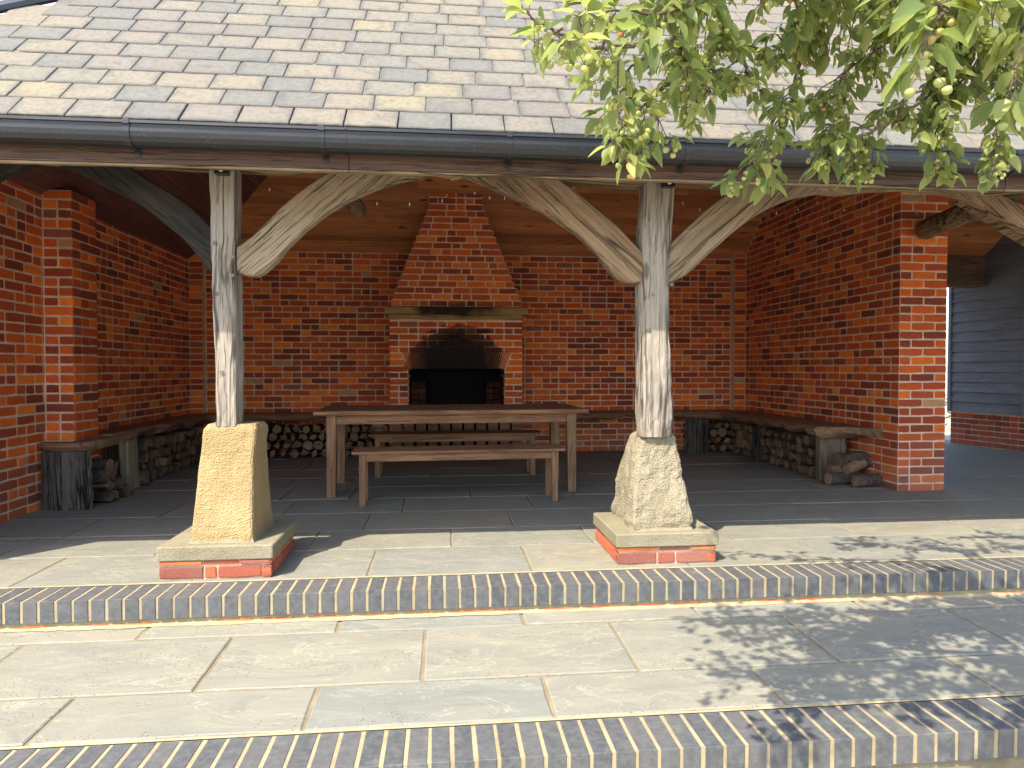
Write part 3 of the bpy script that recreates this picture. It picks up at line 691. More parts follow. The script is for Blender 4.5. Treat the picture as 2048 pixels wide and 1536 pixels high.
# ------------------------------------------------------------------ timber ceiling
tc = empty('timber_ceiling', (0, 6, 2.4), 'knotty pine board lining on the underside of the pitched roof', 'ceiling')
y = BACKY - .002; W_ = .088; k = 0; r = random.Random(70)
cosS = 1 / math.sqrt(1 + SR * SR); loc = Vector((0, 6, 2.4))
while y > RIDGEY - .02:
    dy = W_ * cosS; z0_, z1_ = ceil_z(y), ceil_z(y - dy)
    xl = max(LX - .02, LX + (z0_ - 2.42) / HS - .08)
    segs = [xl]; x = xl + r.uniform(1.6, 3.4)
    while x < 7.2: segs.append(x); x += r.uniform(2.2, 3.6)
    segs.append(7.5)
    for a, b in zip(segs[:-1], segs[1:]):
        g = .0075; n_ = Vector((0, SR, 1)).normalized() * .018; e1 = Vector((0, -dy, z1_ - z0_)); u_ = e1.normalized()
        p0 = Vector((0, y, z0_)); A_ = p0 + u_ * g; B_ = p0 + e1 - u_ * g; A2 = p0 + n_ * .5; B2 = p0 + e1 + n_ * .5
        prof = [A_, B_, B2, B2 + n_ * .6, A2 + n_ * .6, A2]
        mb = MB(); vs = []
        for xx in (a + .001, b - .001): vs += [Vector((xx, p.y, p.z)) - loc for p in prof]
        mb.add(vs, [tuple(range(6)), tuple(range(11, 5, -1))] + [(i, i + 6, (i + 1) % 6 + 6, (i + 1) % 6) for i in range(6)])
        o = mb.build('ceiling_board', M['ceil'], tc); o.color = (r.random(), r.random(), 0, 1)
    y -= dy; k += 1
# left hip boards
x = LX - .02; cosH = 1 / math.sqrt(1 + HS * HS)
hipc = lambda x: 2.42 + HS * (x - LX)
while x < .6:
    dx = W_ * cosH; z0_, z1_ = hipc(x), hipc(x + dx)
    yb = min(BACKY, BACKY - (z0_ - 2.54) / SR + .10); yf = max(3.72, 3.35 + (z0_ + .12 - 2.235) / FS)
    if yb - yf < .05: break
    mb = MB(); g = .003; vs = []
    for yy in (yf, yb): vs += [Vector((x + g, yy, z0_ + g * HS)) - loc, Vector((x + dx - g, yy, z1_ - g * HS)) - loc, Vector((x + dx, yy, z1_ + .02)) - loc, Vector((x, yy, z0_ + .02)) - loc]
    mb.add(vs, [(0, 1, 2, 3), (7, 6, 5, 4), (0, 4, 5, 1), (1, 5, 6, 2), (2, 6, 7, 3), (3, 7, 4, 0)])
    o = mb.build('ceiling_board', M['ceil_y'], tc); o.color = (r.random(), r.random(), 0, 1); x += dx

# ------------------------------------------------------------------ roof
rf = empty('slate_roof', (0, 3.35, 2.235), 'pitched roof of mixed grey, purple and buff slates above the gutter', 'roof')
XR = 7.6
hx = lambda z: -3.67 + (z - 2.235) / HS     # x where hip meets a given height
mb = MB()
pa = (-3.67, 3.35, 2.215); pb = (XR, 3.35, 2.215); pr_ = (XR, RIDGEY, RIDGEZ - .02); hr = hx(RIDGEZ); ph = (hr, RIDGEY, RIDGEZ - .02)
pcb = (-3.67, 9.15, 2.37); pdb = (XR, 9.15, 2.37)
th = .06
def solid(mb, poly, t):
    n = len(poly); mb.add(list(poly) + [(p[0], p[1], p[2] - t) for p in poly], [tuple(range(n)), tuple(range(2 * n - 1, n - 1, -1))] + [(i, (i + 1) % n, (i + 1) % n + n, i + n) for i in range(n)])
o_ = Vector((0, 3.35, 2.235)); S_ = lambda P: [tuple(Vector(p) - o_) for p in P]
solid(mb, S_([pa, pb, pr_, ph]), th); solid(mb, S_([ph, pr_, pdb, pcb]), th); solid(mb, S_([pa, ph, pcb]), th)
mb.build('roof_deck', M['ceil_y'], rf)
r = random.Random(80)
def slate_mesh(Lx, Ly, kind, r):
    """lies on the slope: local x along eave, y up the slope, lower edge at y=0"""
    hx_ = Lx / 2; j = lambda a: r.uniform(-a, a); low_ = []
    n = 6
    for i in range(n + 1): low_.append((-hx_ + Lx * i / n + j(.002), j(.0028)))
    if kind == 1: low_[-1] = (hx_, .022 + j(.006)); low_[-2] = (hx_ - .022, .001)
    if kind == 2: low_[0] = (-hx_, .025 + j(.006)); low_[1] = (-hx_ + .026, .0)
    ring = low_ + [(hx_ + j(.001), Ly * .33), (hx_ + j(.001), Ly * .66), (hx_, Ly), (-hx_, Ly), (-hx_ + j(.001), Ly * .66), (-hx_ + j(.001), Ly * .33)]
    N = len(ring); t = .0115
    vs = [(x, y_, 0) for x, y_ in ring] + [(x, y_, t * .65) for x, y_ in ring]
    vs += [(x - math.copysign(.003, x), y_ + (.004 if y_ < .05 else 0), t + j(.0004)) for x, y_ in ring]
    F = [(a + i, a + (i + 1) % N, a + N + (i + 1) % N, a + N + i) for a in (0, N) for i in range(N)] + [tuple(range(2 * N, 3 * N))]
    me = bpy.data.meshes.new('slate'); me.from_pydata(vs, [], F); me.materials.append(M['slate']); return me
G = .168
SV = [slate_mesh(.2445, G * 2.0, k, r) for k in (0, 0, 0, 0, 1, 2, 0, 1, 0, 0)]
slope = math.atan(FS); items = []
nrow = int((RIDGEY - 3.35) / math.cos(slope) / G) + 1
for i in range(nrow):
    s = i * G - .02; yy = 3.35 + s * math.cos(slope); zz = 2.235 + s * math.sin(slope)
    x = -3.9 + (.125 if i % 2 else 0) + r.uniform(-.02, .02); xl = hx(zz + .1)
    cl = r.uniform(0, 1)
    while x < XR - .1:
        wd = r.uniform(.93, 1.05); x += .25 * wd / 2
        if x - .14 > xl:
            nzv = mnoise.noise(Vector((x * .8, i * .55, 2.5))) * .5 + .5
            t = min(.999, max(0, nzv * 1.45 - .22 + r.uniform(-.20, .20)))
            if x > 1.2: t *= .62
            if i == 0: t = r.uniform(0, .6)
            mx = Matrix.Translation(Vector((x, yy, zz + .004)) - o_) @ Matrix.Rotation(slope - .036, 4, 'X') @ Matrix.Translation((0, 0, r.uniform(0, .002) + .010)) @ Matrix.Rotation(r.uniform(-.006, .006), 4, 'Z') @ Matrix.Diagonal((wd, 1, 1, 1))
            items.append((r.choice(SV), mx, (t, r.random())))
        x += .25 * wd / 2
pieces('slate', items, M['slate'], rf, hide=None)
mb = MB(); mb.tube(S_([(-3.70, 3.32, 2.25), (hr, RIDGEY, RIDGEZ + .02)]), .032, 8); mb.build('hip_flashing', M['lead'], rf)
mb = MB(); mb.tube(S_([(hr, RIDGEY, RIDGEZ + .02), (XR, RIDGEY, RIDGEZ + .02)]), .07, 8); mb.build('ridge', M['lead'], rf)
for i in range(28):
    x = -3.3 + i * .402 + r.uniform(-.03, .03); mb = MB()
    mb.add(S_([(x, 3.45, 2.062), (x + .045, 3.45, 2.062), (x + .045, 3.78, 2.40), (x, 3.78, 2.40), (x, 3.45, 2.20), (x + .045, 3.45, 2.20), (x + .045, 3.78, 2.53), (x, 3.78, 2.53)]), [(0, 1, 2, 3), (7, 6, 5, 4), (0, 4, 5, 1), (1, 5, 6, 2), (2, 6, 7, 3), (3, 7, 4, 0)])
    mb.build('rafter_foot', M['oak_y'], rf)
# fascia
fs = empty('fascia_board', (0, 3.43, 2.06), 'long dark brown fascia board below the black gutter', 'fascia')
seg = [-3.7, -.455, 3.05, XR]
for a, b in zip(seg[:-1], seg[1:]):
    rough_beam('board', a + .002, b - .002, -.004, .018, .002, .165, M['fascia'], fs, r, n=30, wob=.002, rnd=.05)
    rough_beam('trim_strip', a + .002, b - .002, .0, .028, -.012, .0005, M['oak_x'], fs, r, n=30, wob=.002, rnd=.2)
# gutter
gt = empty('gutter', (0, 3.36, 2.16), 'black half-round plastic gutter running the whole length of the eaves', 'gutter')
prof = [(.055, .055), (.055, .060), (-.052, .066), (-.060, .062), (-.061, .050), (-.054, .046), (-.052, .032), (-.060, .027), (-.060, .012), (-.055, -.010), (-.042, -.030), (-.022, -.041), (0, -.045), (.022, -.041), (.042, -.028), (.055, -.005)]
mb = MB()
inner = [(-.052, .010), (-.03, -.028), (0, -.037), (.03, -.028), (.047, -.005), (.047, .045)]
full = prof[2:] + [(.055, .055), (.049, .055)] + inner[::-1] + [(-.049, .050)]
N = len(full); vs = [(x, p[0], p[1]) for x in (-3.75, XR) for p in full]
mb.add(vs, [(i, (i + 1) % N, (i + 1) % N + N, i + N) for i in range(N)])
o_ch = mb.build('channel', M['gutter'], gt)
for x in (-2.32, -1.441, -.566, .328, 1.223, 2.11, 3.02, 3.95, 4.9, 5.8):
    mb = MB(); w2 = .014; pp = [(-.063, .068), (-.064, .045), (-.058, .040), (-.057, .030), (-.064, .026), (-.064, .010), (-.059, -.012), (-.045, -.034), (-.023, -.046), (0, -.050), (.025, -.046), (.060, -.040), (.060, -.072)]
    pi = [(p[0] * .96, p[1] + .003) for p in pp]
    vs = []; n = len(pp)
    for xx in (x - w2, x + w2): vs += [(xx, p[0], p[1]) for p in pp] + [(xx, p[0] + .004, p[1] + .003) for p in pp]
    F = []
    for i in range(n - 1):
        F += [(i, i + 1, 2 * n + i + 1, 2 * n + i), (n + i, 3 * n + i, 3 * n + i + 1, n + i + 1), (i, n + i, n + i + 1, i + 1), (2 * n + i, 2 * n + i + 1, 3 * n + i + 1, 3 * n + i)]
    mb.add(vs, F); mb.build('bracket', M['gutter'], o_ch)
for x in (-.455, 2.62):
    mb = MB(); pp = [(p[0] * 1.03 - .001, p[1] * 1.03) for p in prof[3:]]; n = len(pp)
    vs = [(xx, p[0], p[1]) for xx in (x - .004, x + .004) for p in pp]; mb.add(vs, [(i, i + 1, n + i + 1, n + i) for i in range(n - 1)]); mb.build('joint_collar', M['gutter'], gt)
# eaves beam
eb = empty('eaves_beam', (0, 3.83, 2.2), 'rough hewn oak beam resting on the posts behind the fascia', 'beam')
rough_beam('timber', -3.38, .05, -.10, .10, -.03, .15, M['oak_x'], eb, r, n=60, wob=.018, bot=.03)
rough_beam('timber', .052, 3.9, -.10, .10, -.055, .15, M['oak_x'], eb, r, n=70, wob=.022, bot=.035)
rough_beam('timber', 3.902, 7.5, -.10, .10, -.05, .15, M['oak_x'], eb, r, n=60, wob=.018, bot=.03)
# inner wall plate above passage at the back
mb = MB(); rough_beam('back_lintel', 4.46, 7.4, 8.62, 8.78, 2.20, 2.62, M['oak_dark'], None, r, n=20)
tag(bpy.data.objects['back_lintel'], 'dark timber lintel across the far end of the passage', 'beam')

# ------------------------------------------------------------------ posts, braces and staddle plinths
def lathe_poly(name, secs, mat, parent, r, wob=.003, sub=6, smooth=False, per=4):
    """secs: (z, x0, x1, y0, y1, corner) rounded rectangles joined upward"""
    vs = []; m = None; zs = []
    S = []
    for a, b in zip(secs[:-1], secs[1:]):
        for i in range(sub): f = i / sub; S.append([p + (q - p) * f for p, q in zip(a, b)])
    S.append(list(secs[-1])); sd = r.uniform(0, 99)
    for (z, x0, x1, y0, y1, c) in S:
        ring = []
        cx, cy, hx_, hy_ = (x0 + x1) / 2, (y0 + y1) / 2, (x1 - x0) / 2, (y1 - y0) / 2
        for (sx, sy) in ((-1, -1), (1, -1), (1, 1), (-1, 1)):
            horiz = (sx, sy) in ((1, -1), (-1, 1))
            pts = [(sx, sy - sy * c), (sx - sx * c * .3, sy - sy * c * .3), (sx - sx * c, sy)]
            if not horiz: pass
            else: pts = pts[::-1]
            if (sx, sy) == (-1, -1): pts = [(-1, -1 + c), (-1 + c * .3, -1 + c * .3), (-1 + c, -1)]
            if (sx, sy) == (1, -1): pts = [(1 - c, -1), (1 - c * .3, -1 + c * .3), (1, -1 + c)]
            if (sx, sy) == (1, 1): pts = [(1, 1 - c), (1 - c * .3, 1 - c * .3), (1 - c, 1)]
            if (sx, sy) == (-1, 1): pts = [(-1 + c, 1), (-1 + c * .3, 1 - c * .3), (-1, 1 - c)]
            ring += pts
        full = []
        for i in range(12):
            p, q = ring[i], ring[(i + 1) % 12]; full.append(p)
            if i % 3 == 2:
                for k in range(1, per): full.append((p[0] + (q[0] - p[0]) * k / per, p[1] + (q[1] - p[1]) * k / per))
        m = len(full)
        for i, (a, b) in enumerate(full):
            w1 = mnoise.noise(Vector((a * 3 + sd, b * 3, z * 9))) * wob + mnoise.noise(Vector((a * 9 + sd, b * 9, z * 26))) * wob * .6
            vs.append((cx + a * (hx_ + w1), cy + b * (hy_ + w1), z))
    n = len(S); F = [(i * m + j, i * m + (j + 1) % m, (i + 1) * m + (j + 1) % m, (i + 1) * m + j) for i in range(n - 1) for j in range(m)]
    F += [tuple(range(m))[::-1], tuple((n - 1) * m + j for j in range(m))]
    mb = MB(); mb.add(vs, F); return mb.build(name, mat, parent, smooth)
def plinth(x, y, label, stone_m, secs, bricks, slab, seed):
    r = random.Random(seed); t = empty('stone_plinth', (x, y, 0), label, 'plinth', 'stone plinths under the posts')
    hb = .278
    mb = MB(); mb.box(-hb + .008, hb - .008, -hb + .008, hb - .008, -.01, .100); mb.build('mortar_core', M['mortar'], t)
    for rz in (0, 90, 180, 270):
        s = -hb
        for L, tn in bricks[0 if rz == 0 else 1 if rz in (90, 270) else 0]:
            me, sx = pick(BS, L, r); o = bpy.data.objects.new('brick', me); C.objects.link(o); o.parent = t
            o.matrix_local = Matrix.Rotation(R(rz), 4, 'Z') @ Matrix.Translation((s + L / 2, -hb, .036)) @ Matrix.Diagonal((sx, 1, 1.0, 1)); o.color = (tn, r.random(), 0, 1)
            s += L + .010
        s = -hb; 
        while s < hb - .06:       # thin tile course under the slab
            L = min(r.uniform(.12, .24), hb - s); mb = MB(); mb.bbox(s, s + L - .008, -hb - .002 + r.uniform(-.004, .004), -hb + .06, .077, .094, bev=.002)
            o = mb.build('tile_slip', M['brick'], t); o.matrix_local = Matrix.Rotation(R(rz), 4, 'Z'); o.color = (r.uniform(.3, .99), r.random(), 0, 1); s += L
    h = slab
    lathe_poly('slab', [(.100, -h, h, -h, h, .03), (.104, -h - .004, h + .004, -h - .004, h + .004, .03), (.168, -h - .004, h + .004, -h - .004, h + .004, .03), (.173, -h + .003, h - .003, -h + .003, h - .003, .03)], M['slabstone'], t, r, wob=.0015, sub=2, per=8)
    lathe_poly('staddle_stone', secs, stone_m, t, r, wob=.014 if stone_m is M['stone_g'] else .004, sub=9, per=8)
    mb = MB(); vs = []; n = 40                        # crumbly mortar bed round the stone foot
    for k in range(n):
        a = 2 * math.pi * k / n; s0 = secs[0]; cx, cy = (s0[1] + s0[2]) / 2, (s0[3] + s0[4]) / 2; hx_, hy_ = (s0[2] - s0[1]) / 2, (s0[4] - s0[3]) / 2
        q = max(abs(math.cos(a)) / hx_, abs(math.sin(a)) / hy_); ex, ey = math.cos(a) / q, math.sin(a) / q
        f = 1.0 + r.uniform(.01, .06); vs += [(cx + ex * .985, cy + ey * .985, .187 + r.uniform(0, .008)), (cx + ex * f, cy + ey * f, .174)]
    mb.add(vs, [(2 * k, 2 * k + 1, (2 * k + 3) % (2 * n), (2 * k + 2) % (2 * n)) for k in range(n)]); mb.build('mortar_bed', M['slabstone'], t)
    return t
ST = .215; HT = .1025
BR1 = [[(ST, .05), (.055, .35), (ST, .2), (.042, .05)], [(ST, .35), (HT, .2), (ST, .3)]]
BR2 = [[(ST, .05), (.095, .2), (ST, .975)], [(HT, .47), (ST, .52), (ST, .35)]]
pl1 = plinth(-1.161, 3.878, 'tapered yellow sandstone plinth on a brick base under the left post', M['stone_y'],
       [(.173, -.145, .175, -.235, .215, .10), (.22, -.142, .172, -.23, .21, .10), (.60, -.125, .152, -.13, .16, .10), (.755, -.115, .165, -.105, .15, .12), (.782, -.10, .15, -.09, .14, .2)], BR1, .284, 91)
pl2 = plinth(1.236, 3.905, 'rough lichen-spotted stone plinth on a brick base under the right post', M['stone_g'],
       [(.173, -.19, .172, -.235, .21, .10), (.22, -.19, .170, -.232, .21, .14), (.45, -.165, .145, -.16, .18, .22), (.60, -.135, .125, -.12, .15, .25), (.685, -.10, .115, -.10, .14, .3), (.708, -.07, .095, -.08, .12, .4)], BR2, .287, 92)
pl4 = plinth(4.55, 3.9, 'stone plinth under the post beyond the right edge of the picture', M['stone_g'],
       [(.173, -.16, .16, -.20, .2, .10), (.755, -.12, .12, -.11, .14, .12), (.782, -.10, .10, -.09, .14, .2)], BR2, .284, 94)
def smoothpoly(P, n=3):
    out = []
    for i in range(len(P) - 1):
        p0, p1, p2, p3 = P[max(i - 1, 0)], P[i], P[i + 1], P[min(i + 2, len(P) - 1)]
        for k in range(n):
            t = k / n; out.append(tuple(.5 * ((2 * b) + (-a + c) * t + (2 * a - 5 * b + 4 * c - d) * t * t + (-a + 3 * b - 3 * c + d) * t ** 3) for a, b, c, d in zip(p0, p1, p2, p3)))
    out.append(tuple(P[-1])); return out
def brace(parent, lo, up, y0, y1, mat, r, loc):
    """curved plank: lower and upper outlines resampled against each other"""
    def resample(P, n):
        P = smoothpoly(P, 4); L = [0]
        for a, b in zip(P[:-1], P[1:]): L.append(L[-1] + math.dist(a, b))
        out = []
        for i in range(n):
            t = L[-1] * i / (n - 1); k = 0
            while k < len(L) - 2 and L[k + 1] < t: k += 1
            f = (t - L[k]) / max(1e-9, L[k + 1] - L[k]); out.append((P[k][0] + (P[k + 1][0] - P[k][0]) * f, P[k][1] + (P[k + 1][1] - P[k][1]) * f))
        return out
    n = 26; A = resample(lo, n); B = resample(up, n); vs = []; rows_ = []
    sd = r.uniform(0, 90)
    for i in range(n):
        a, b = Vector((A[i][0], 0, A[i][1])), Vector((B[i][0], 0, B[i][1])); d = (b - a); dn = d.normalized(); c = .010
        wl = mnoise.noise(Vector((i * .5, sd, 0))) * .005
        m1 = a + d * .33; m2 = a + d * .66
        ring = [(a + dn * c, y0 + .002), (m1, y0 + wl), (m2, y0 - wl), (b - dn * c, y0 + .002), (b, y0 + c), (b, y1 - c), (b - dn * c, y1), (a + dn * c, y1), (a + dn * wl, y1 - c), (a + dn * wl, y0 + c + .004)]
        vs += [(p.x - loc[0], yy - loc[1], p.z - loc[2]) for p, yy in ring]
    m = 10; F = [(i * m + j, i * m + (j + 1) % m, (i + 1) * m + (j + 1) % m, (i + 1) * m + j) for i in range(n - 1) for j in range(m)]
    F += [tuple(range(m))[::-1], tuple((n - 1) * m + j for j in range(m))]
    mb = MB(); mb.add(vs, F); return mb.build('curved_brace', mat, parent)
b0lo = [(-2.90, 1.602), (-2.80, 1.727), (-2.68, 1.829), (-2.56, 1.928), (-2.42, 2.00), (-2.30, 2.072), (-2.19, 2.124), (-2.06, 2.18)]
b0up = [(-2.90, 1.85), (-2.75, 1.96), (-2.62, 2.08), (-2.50, 2.16), (-2.36, 2.22), (-2.25, 2.23)]
b1lo = [(-1.225, 1.585), (-1.336, 1.727), (-1.438, 1.829), (-1.563, 1.928), (-1.689, 2.001), (-1.825, 2.069), (-1.937, 2.124), (-2.06, 2.175)]
b1up = [(-1.225, 1.835), (-1.334, 1.941), (-1.436, 2.016), (-1.531, 2.075), (-1.65, 2.153), (-1.78, 2.21)]
b2lo = [(-1.10, 1.60), (-1.06, 1.583), (-1.03, 1.579), (-.992, 1.586), (-.934, 1.629), (-.854, 1.722), (-.747, 1.833), (-.64, 1.922), (-.505, 2.008), (-.37, 2.072), (-.233, 2.12), (-.02, 2.175)]
b2up = [(-1.10, 1.738), (-1.038, 1.781), (-.932, 1.886), (-.853, 1.969), (-.746, 2.059), (-.639, 2.133), (-.50, 2.20)]
b3lo = [(1.14, 1.575), (1.10, 1.569), (1.057, 1.568), (.998, 1.59), (.939, 1.66), (.866, 1.75), (.75, 1.852), (.606, 1.942), (.463, 2.012), (.322, 2.078), (.08, 2.175)]
b3up = [(1.15, 1.735), (1.076, 1.805), (.982, 1.903), (.865, 1.991), (.749, 2.081), (.60, 2.18)]
b4lo = [(1.29, 1.565), (1.397, 1.619), (1.517, 1.728), (1.636, 1.838), (1.787, 1.951), (1.97, 2.052), (2.155, 2.107), (2.56, 2.175)]
b4up = [(1.29, 1.785), (1.425, 1.908), (1.544, 2.018), (1.664, 2.099), (1.785, 2.15), (1.96, 2.20)]
b5lo = [(4.46, 1.60), (4.20, 1.68), (3.90, 1.78), (3.539, 1.919), (3.244, 2.054), (2.98, 2.165)]
b5up = [(4.46, 1.76), (4.20, 1.85), (3.90, 1.955), (3.539, 2.06), (3.30, 2.15), (3.2, 2.19)]
def post(x, label, secs, mats, braces, seed):
    r = random.Random(seed); t = empty('timber_post', (x, 3.85, .7), label, 'post', 'oak posts holding up the eaves')
    lathe_poly('shaft', secs, mats, t, r, wob=.006, sub=5, per=5)
    for lo, up, m, y0, y1 in braces: brace(t, lo, up, y0, y1, m, r, (x, 3.85, .7))
    return t
def peg(t, x, y, z, parentloc):
    mb = MB(); mb.tube([(x - parentloc[0], y - parentloc[1] + .03, z - parentloc[2]), (x - parentloc[0], y - parentloc[1] - .006, z - parentloc[2])], .010, 9); mb.build('peg', M['peg'], next(c for c in t.children if c.name.startswith('shaft')))
p1 = post(-1.155, 'square grey oak post on the left with one shade-darkened and one pale curved brace',
    [(.07, -.055, .050, -.072, .085, .18), (.40, -.058, .052, -.072, .085, .2), (.70, -.068, .050, -.072, .08, .25), (1.0, -.075, .046, -.072, .075, .2), (1.45, -.079, .052, -.072, .075, .15), (1.60, -.079, .052, -.072, .075, .15)],
    M['post'], [(b1lo, b1up, M['brace_shaded'], 3.79, 3.87), (b2lo, b2up, M['brace_r'], 3.80, 3.89)], 101)
p2 = post(1.225, 'knotty rounded oak post on the right with two pale curved braces',
    [(-.01, -.092, .095, -.085, .09, .5), (.12, -.098, .102, -.085, .09, .5), (.35, -.093, .088, -.088, .09, .45), (.60, -.100, .078, -.085, .09, .5), (.85, -.104, .072, -.085, .09, .5), (.95, -.098, .075, -.08, .09, .5), (1.12, -.098, .084, -.08, .09, .45), (1.30, -.080, .100, -.08, .09, .4), (1.60, -.070, .105, -.08, .09, .4)],
    M['post'], [(b3lo, b3up, M['brace_l'], 3.79, 3.88), (b4lo, b4up, M['brace_r'], 3.80, 3.89)], 102)
q0 = brace(None, [(-3.06, 1.45)] + b0lo, [(-3.06, 1.70)] + b0up, 3.79, 3.87, M['brace_shaded'], random.Random(103), (-3.06, 3.83, 1.5)); q0.location = (-3.06, 3.83, 1.5)
tag(q0, 'shade-darkened curved brace springing from the left wall at the top left corner', 'brace')
p3 = post(4.55, 'oak post past the right edge whose pale brace shows beside the passage',
    [(.07, -.08, .08, -.07, .085, .3), (1.60, -.08, .08, -.07, .08, .3)], M['post'], [(b5lo, b5up, M['brace_l'], 3.79, 3.88)], 104)
for (x, z) in ((-1.20, 1.482), (-1.175, 1.06), (-1.115, 1.58), (-1.205, 1.75), (-1.115, 1.68)): peg(p1, x, 3.777, z, (-1.155, 3.85, .7))
for (x, z) in ((1.17, 1.30), (1.19, 1.50), (1.30, 1.56)): peg(p2, x, 3.765, z, (1.225, 3.85, .7))
# round tie logs
def tie(name, a, b, r0, label, seed, parent=None):
    r = random.Random(seed); mb = MB(); a, b = Vector(a), Vector(b); n = 9; pts = [a.lerp(b, i / n) - a + Vector((r.uniform(-.006, .006), 0, r.uniform(-.008, .008))) for i in range(n + 1)]
    mb.tube(pts, [r0 * (1 + r.uniform(-.08, .08)) for _ in pts], 11, wob=.05, rng=r); o = mb.build(name, M['oak_y'], None); o.location = a
    return tag(o, label, 'log', 'round tie logs under the roof')
tie('tie_log', (-.66, 3.85, 2.24), (-.66, 5.5, 2.335), .062, 'round timber tie poking out behind the pale brace of the left post', 111)
tie('tie_log', (.84, 3.85, 2.24), (.84, 5.3, 2.37), .062, 'round timber tie behind the brace on the left of the right post', 112)
tie('tie_log', (3.62, 4.05, 2.20), (4.24, 5.66, 2.305), .085, 'thick round oak log running from the brick wall end out towards the eaves', 113)
# second diagonal behind the right-hand brace
mb = MB(); rr_ = random.Random(5)
rough_beam('diagonal_strut', 0, 1.5, -.03, .05, -.05, .05, M['oak_y'], None, rr_, n=14); o = bpy.data.objects['diagonal_strut']; o.location = (3.32, 4.05, 2.19); o.rotation_euler = (0, R(25), R(6))
tag(o, 'diagonal oak strut just behind the far right brace', 'strut')
# spot lights on the post heads
for x, lab in ((-1.155, 'small black spotlight fixed to the top of the left post'), (1.27, 'small black spotlight fixed to the top of the right post')):
    t = empty('spotlight', (x, 3.745, 2.125), lab, 'spotlight', 'black spotlights on the post tops')
    mb = MB(); mb.bbox(-.035, .035, -.022, .022, -.022, .022, bev=.004); hs_ = mb.build('housing', M['blackbox'], t)
    mb = MB(); mb.tube([(0, -.022, .002), (0, -.026, .002)], .013, 10); mb.build('lens', M['bulb'], hs_)
    mb = MB(); mb.box(-.028, .028, .0, .03, .022, .03); mb.build('bracket', M['blackbox'], t)
# string lights
def string(name, P, label, n=9, sag=.05):
    t = empty(name, P[0], label, 'string lights', 'thin strings of tiny lights')
    pts = []
    for a, b in zip(P[:-1], P[1:]):
        a, b = Vector(a), Vector(b)
        for i in range(8): f = i / 8; p = a.lerp(b, f); p.z -= sag * 4 * f * (1 - f); pts.append(p - Vector(P[0]))
    pts.append(Vector(P[-1]) - Vector(P[0])); mb = MB(); mb.tube(pts, .0016, 4); wr = mb.build('wire', M['wire'], t)
    for i in range(2, len(pts) - 1, max(1, len(pts) // n)):
        p = pts[i]; mb = MB(); mb.tube([p, p + Vector((.001, 0, -.012)), p + Vector((.001, 0, -.022))], [.0015, .0032, .001], 6); mb.build('bulb', M['bulb'], wr)
string('string_lights', [(-1.10, 3.9, 2.15), (-.6, 4.3, 2.14), (.20, 4.2, 2.17), (.55, 4.0, 2.17)], 'thin string of tiny bulbs sagging between the two posts', 9)
string('string_lights', [(1.30, 3.9, 2.13), (2.0, 4.6, 2.20), (3.0, 5.2, 2.42), (4.1, 5.54, 2.44), (4.42, 5.55, 2.45)], 'thin string of tiny bulbs strung from the right post across the brick wall', 12)

# ------------------------------------------------------------------ table and benches
def table():
    t = empty('dining_table', (.10, 5.86, 0), 'long brown wooden dining table in front of the fireplace', 'table', rz=R(2.2)); r = random.Random(120)
    n = 8; w_ = .96 / n
    for i in range(n):
        mb = MB(); y0 = -.10 + i * w_; mb.bbox(-1.165, 1.165, y0 + .002, y0 + w_ - .002, .694, .727, bev=.003); o = mb.build('top_plank', M['teak'], t); settone(o, r)
    for sx in (-1, 1):
        for y0, y1 in ((-.035, .045), (.70, .78)):
            mb = MB(); xo = sx * 1.068; xi = sx * .985; xa, xb = min(xo, xi), max(xo, xi); tp = .012 * sx
            mb.add([(xa + (tp if sx > 0 else 0), y0, 0), (xb + (0 if sx > 0 else tp), y0, 0), (xb + (0 if sx > 0 else tp), y1, 0), (xa + (tp if sx > 0 else 0), y1, 0), (xa, y0, .693), (xb, y0, .693), (xb, y1, .693), (xa, y1, .693)],
                   [(0, 1, 2, 3), (7, 6, 5, 4), (0, 4, 5, 1), (1, 5, 6, 2), (2, 6, 7, 3), (3, 7, 4, 0)])
            o = mb.build('leg', M['teak_z'], t); settone(o, r)
            if y0 < 0:
                mb = MB(); mb.tube([(sx * 1.028, -.02, .655), (sx * 1.028, -.039, .655)], .007, 8); mb.build('peg', M['peg'], o)
    for y0 in (-.028, .74):
        mb = MB(); mb.bbox(-.984, .984, y0, y0 + .025, .612, .6925, bev=.002); o = mb.build('apron', M['teak'], t); settone(o, r)
    for sx in (-1, 1):
        mb = MB(); mb.bbox(min(sx * 1.05, sx * 1.02), max(sx * 1.05, sx * 1.02), .046, .699, .612, .6925, bev=.002); o = mb.build('apron', M['teak_z'], t); settone(o, r)
table()
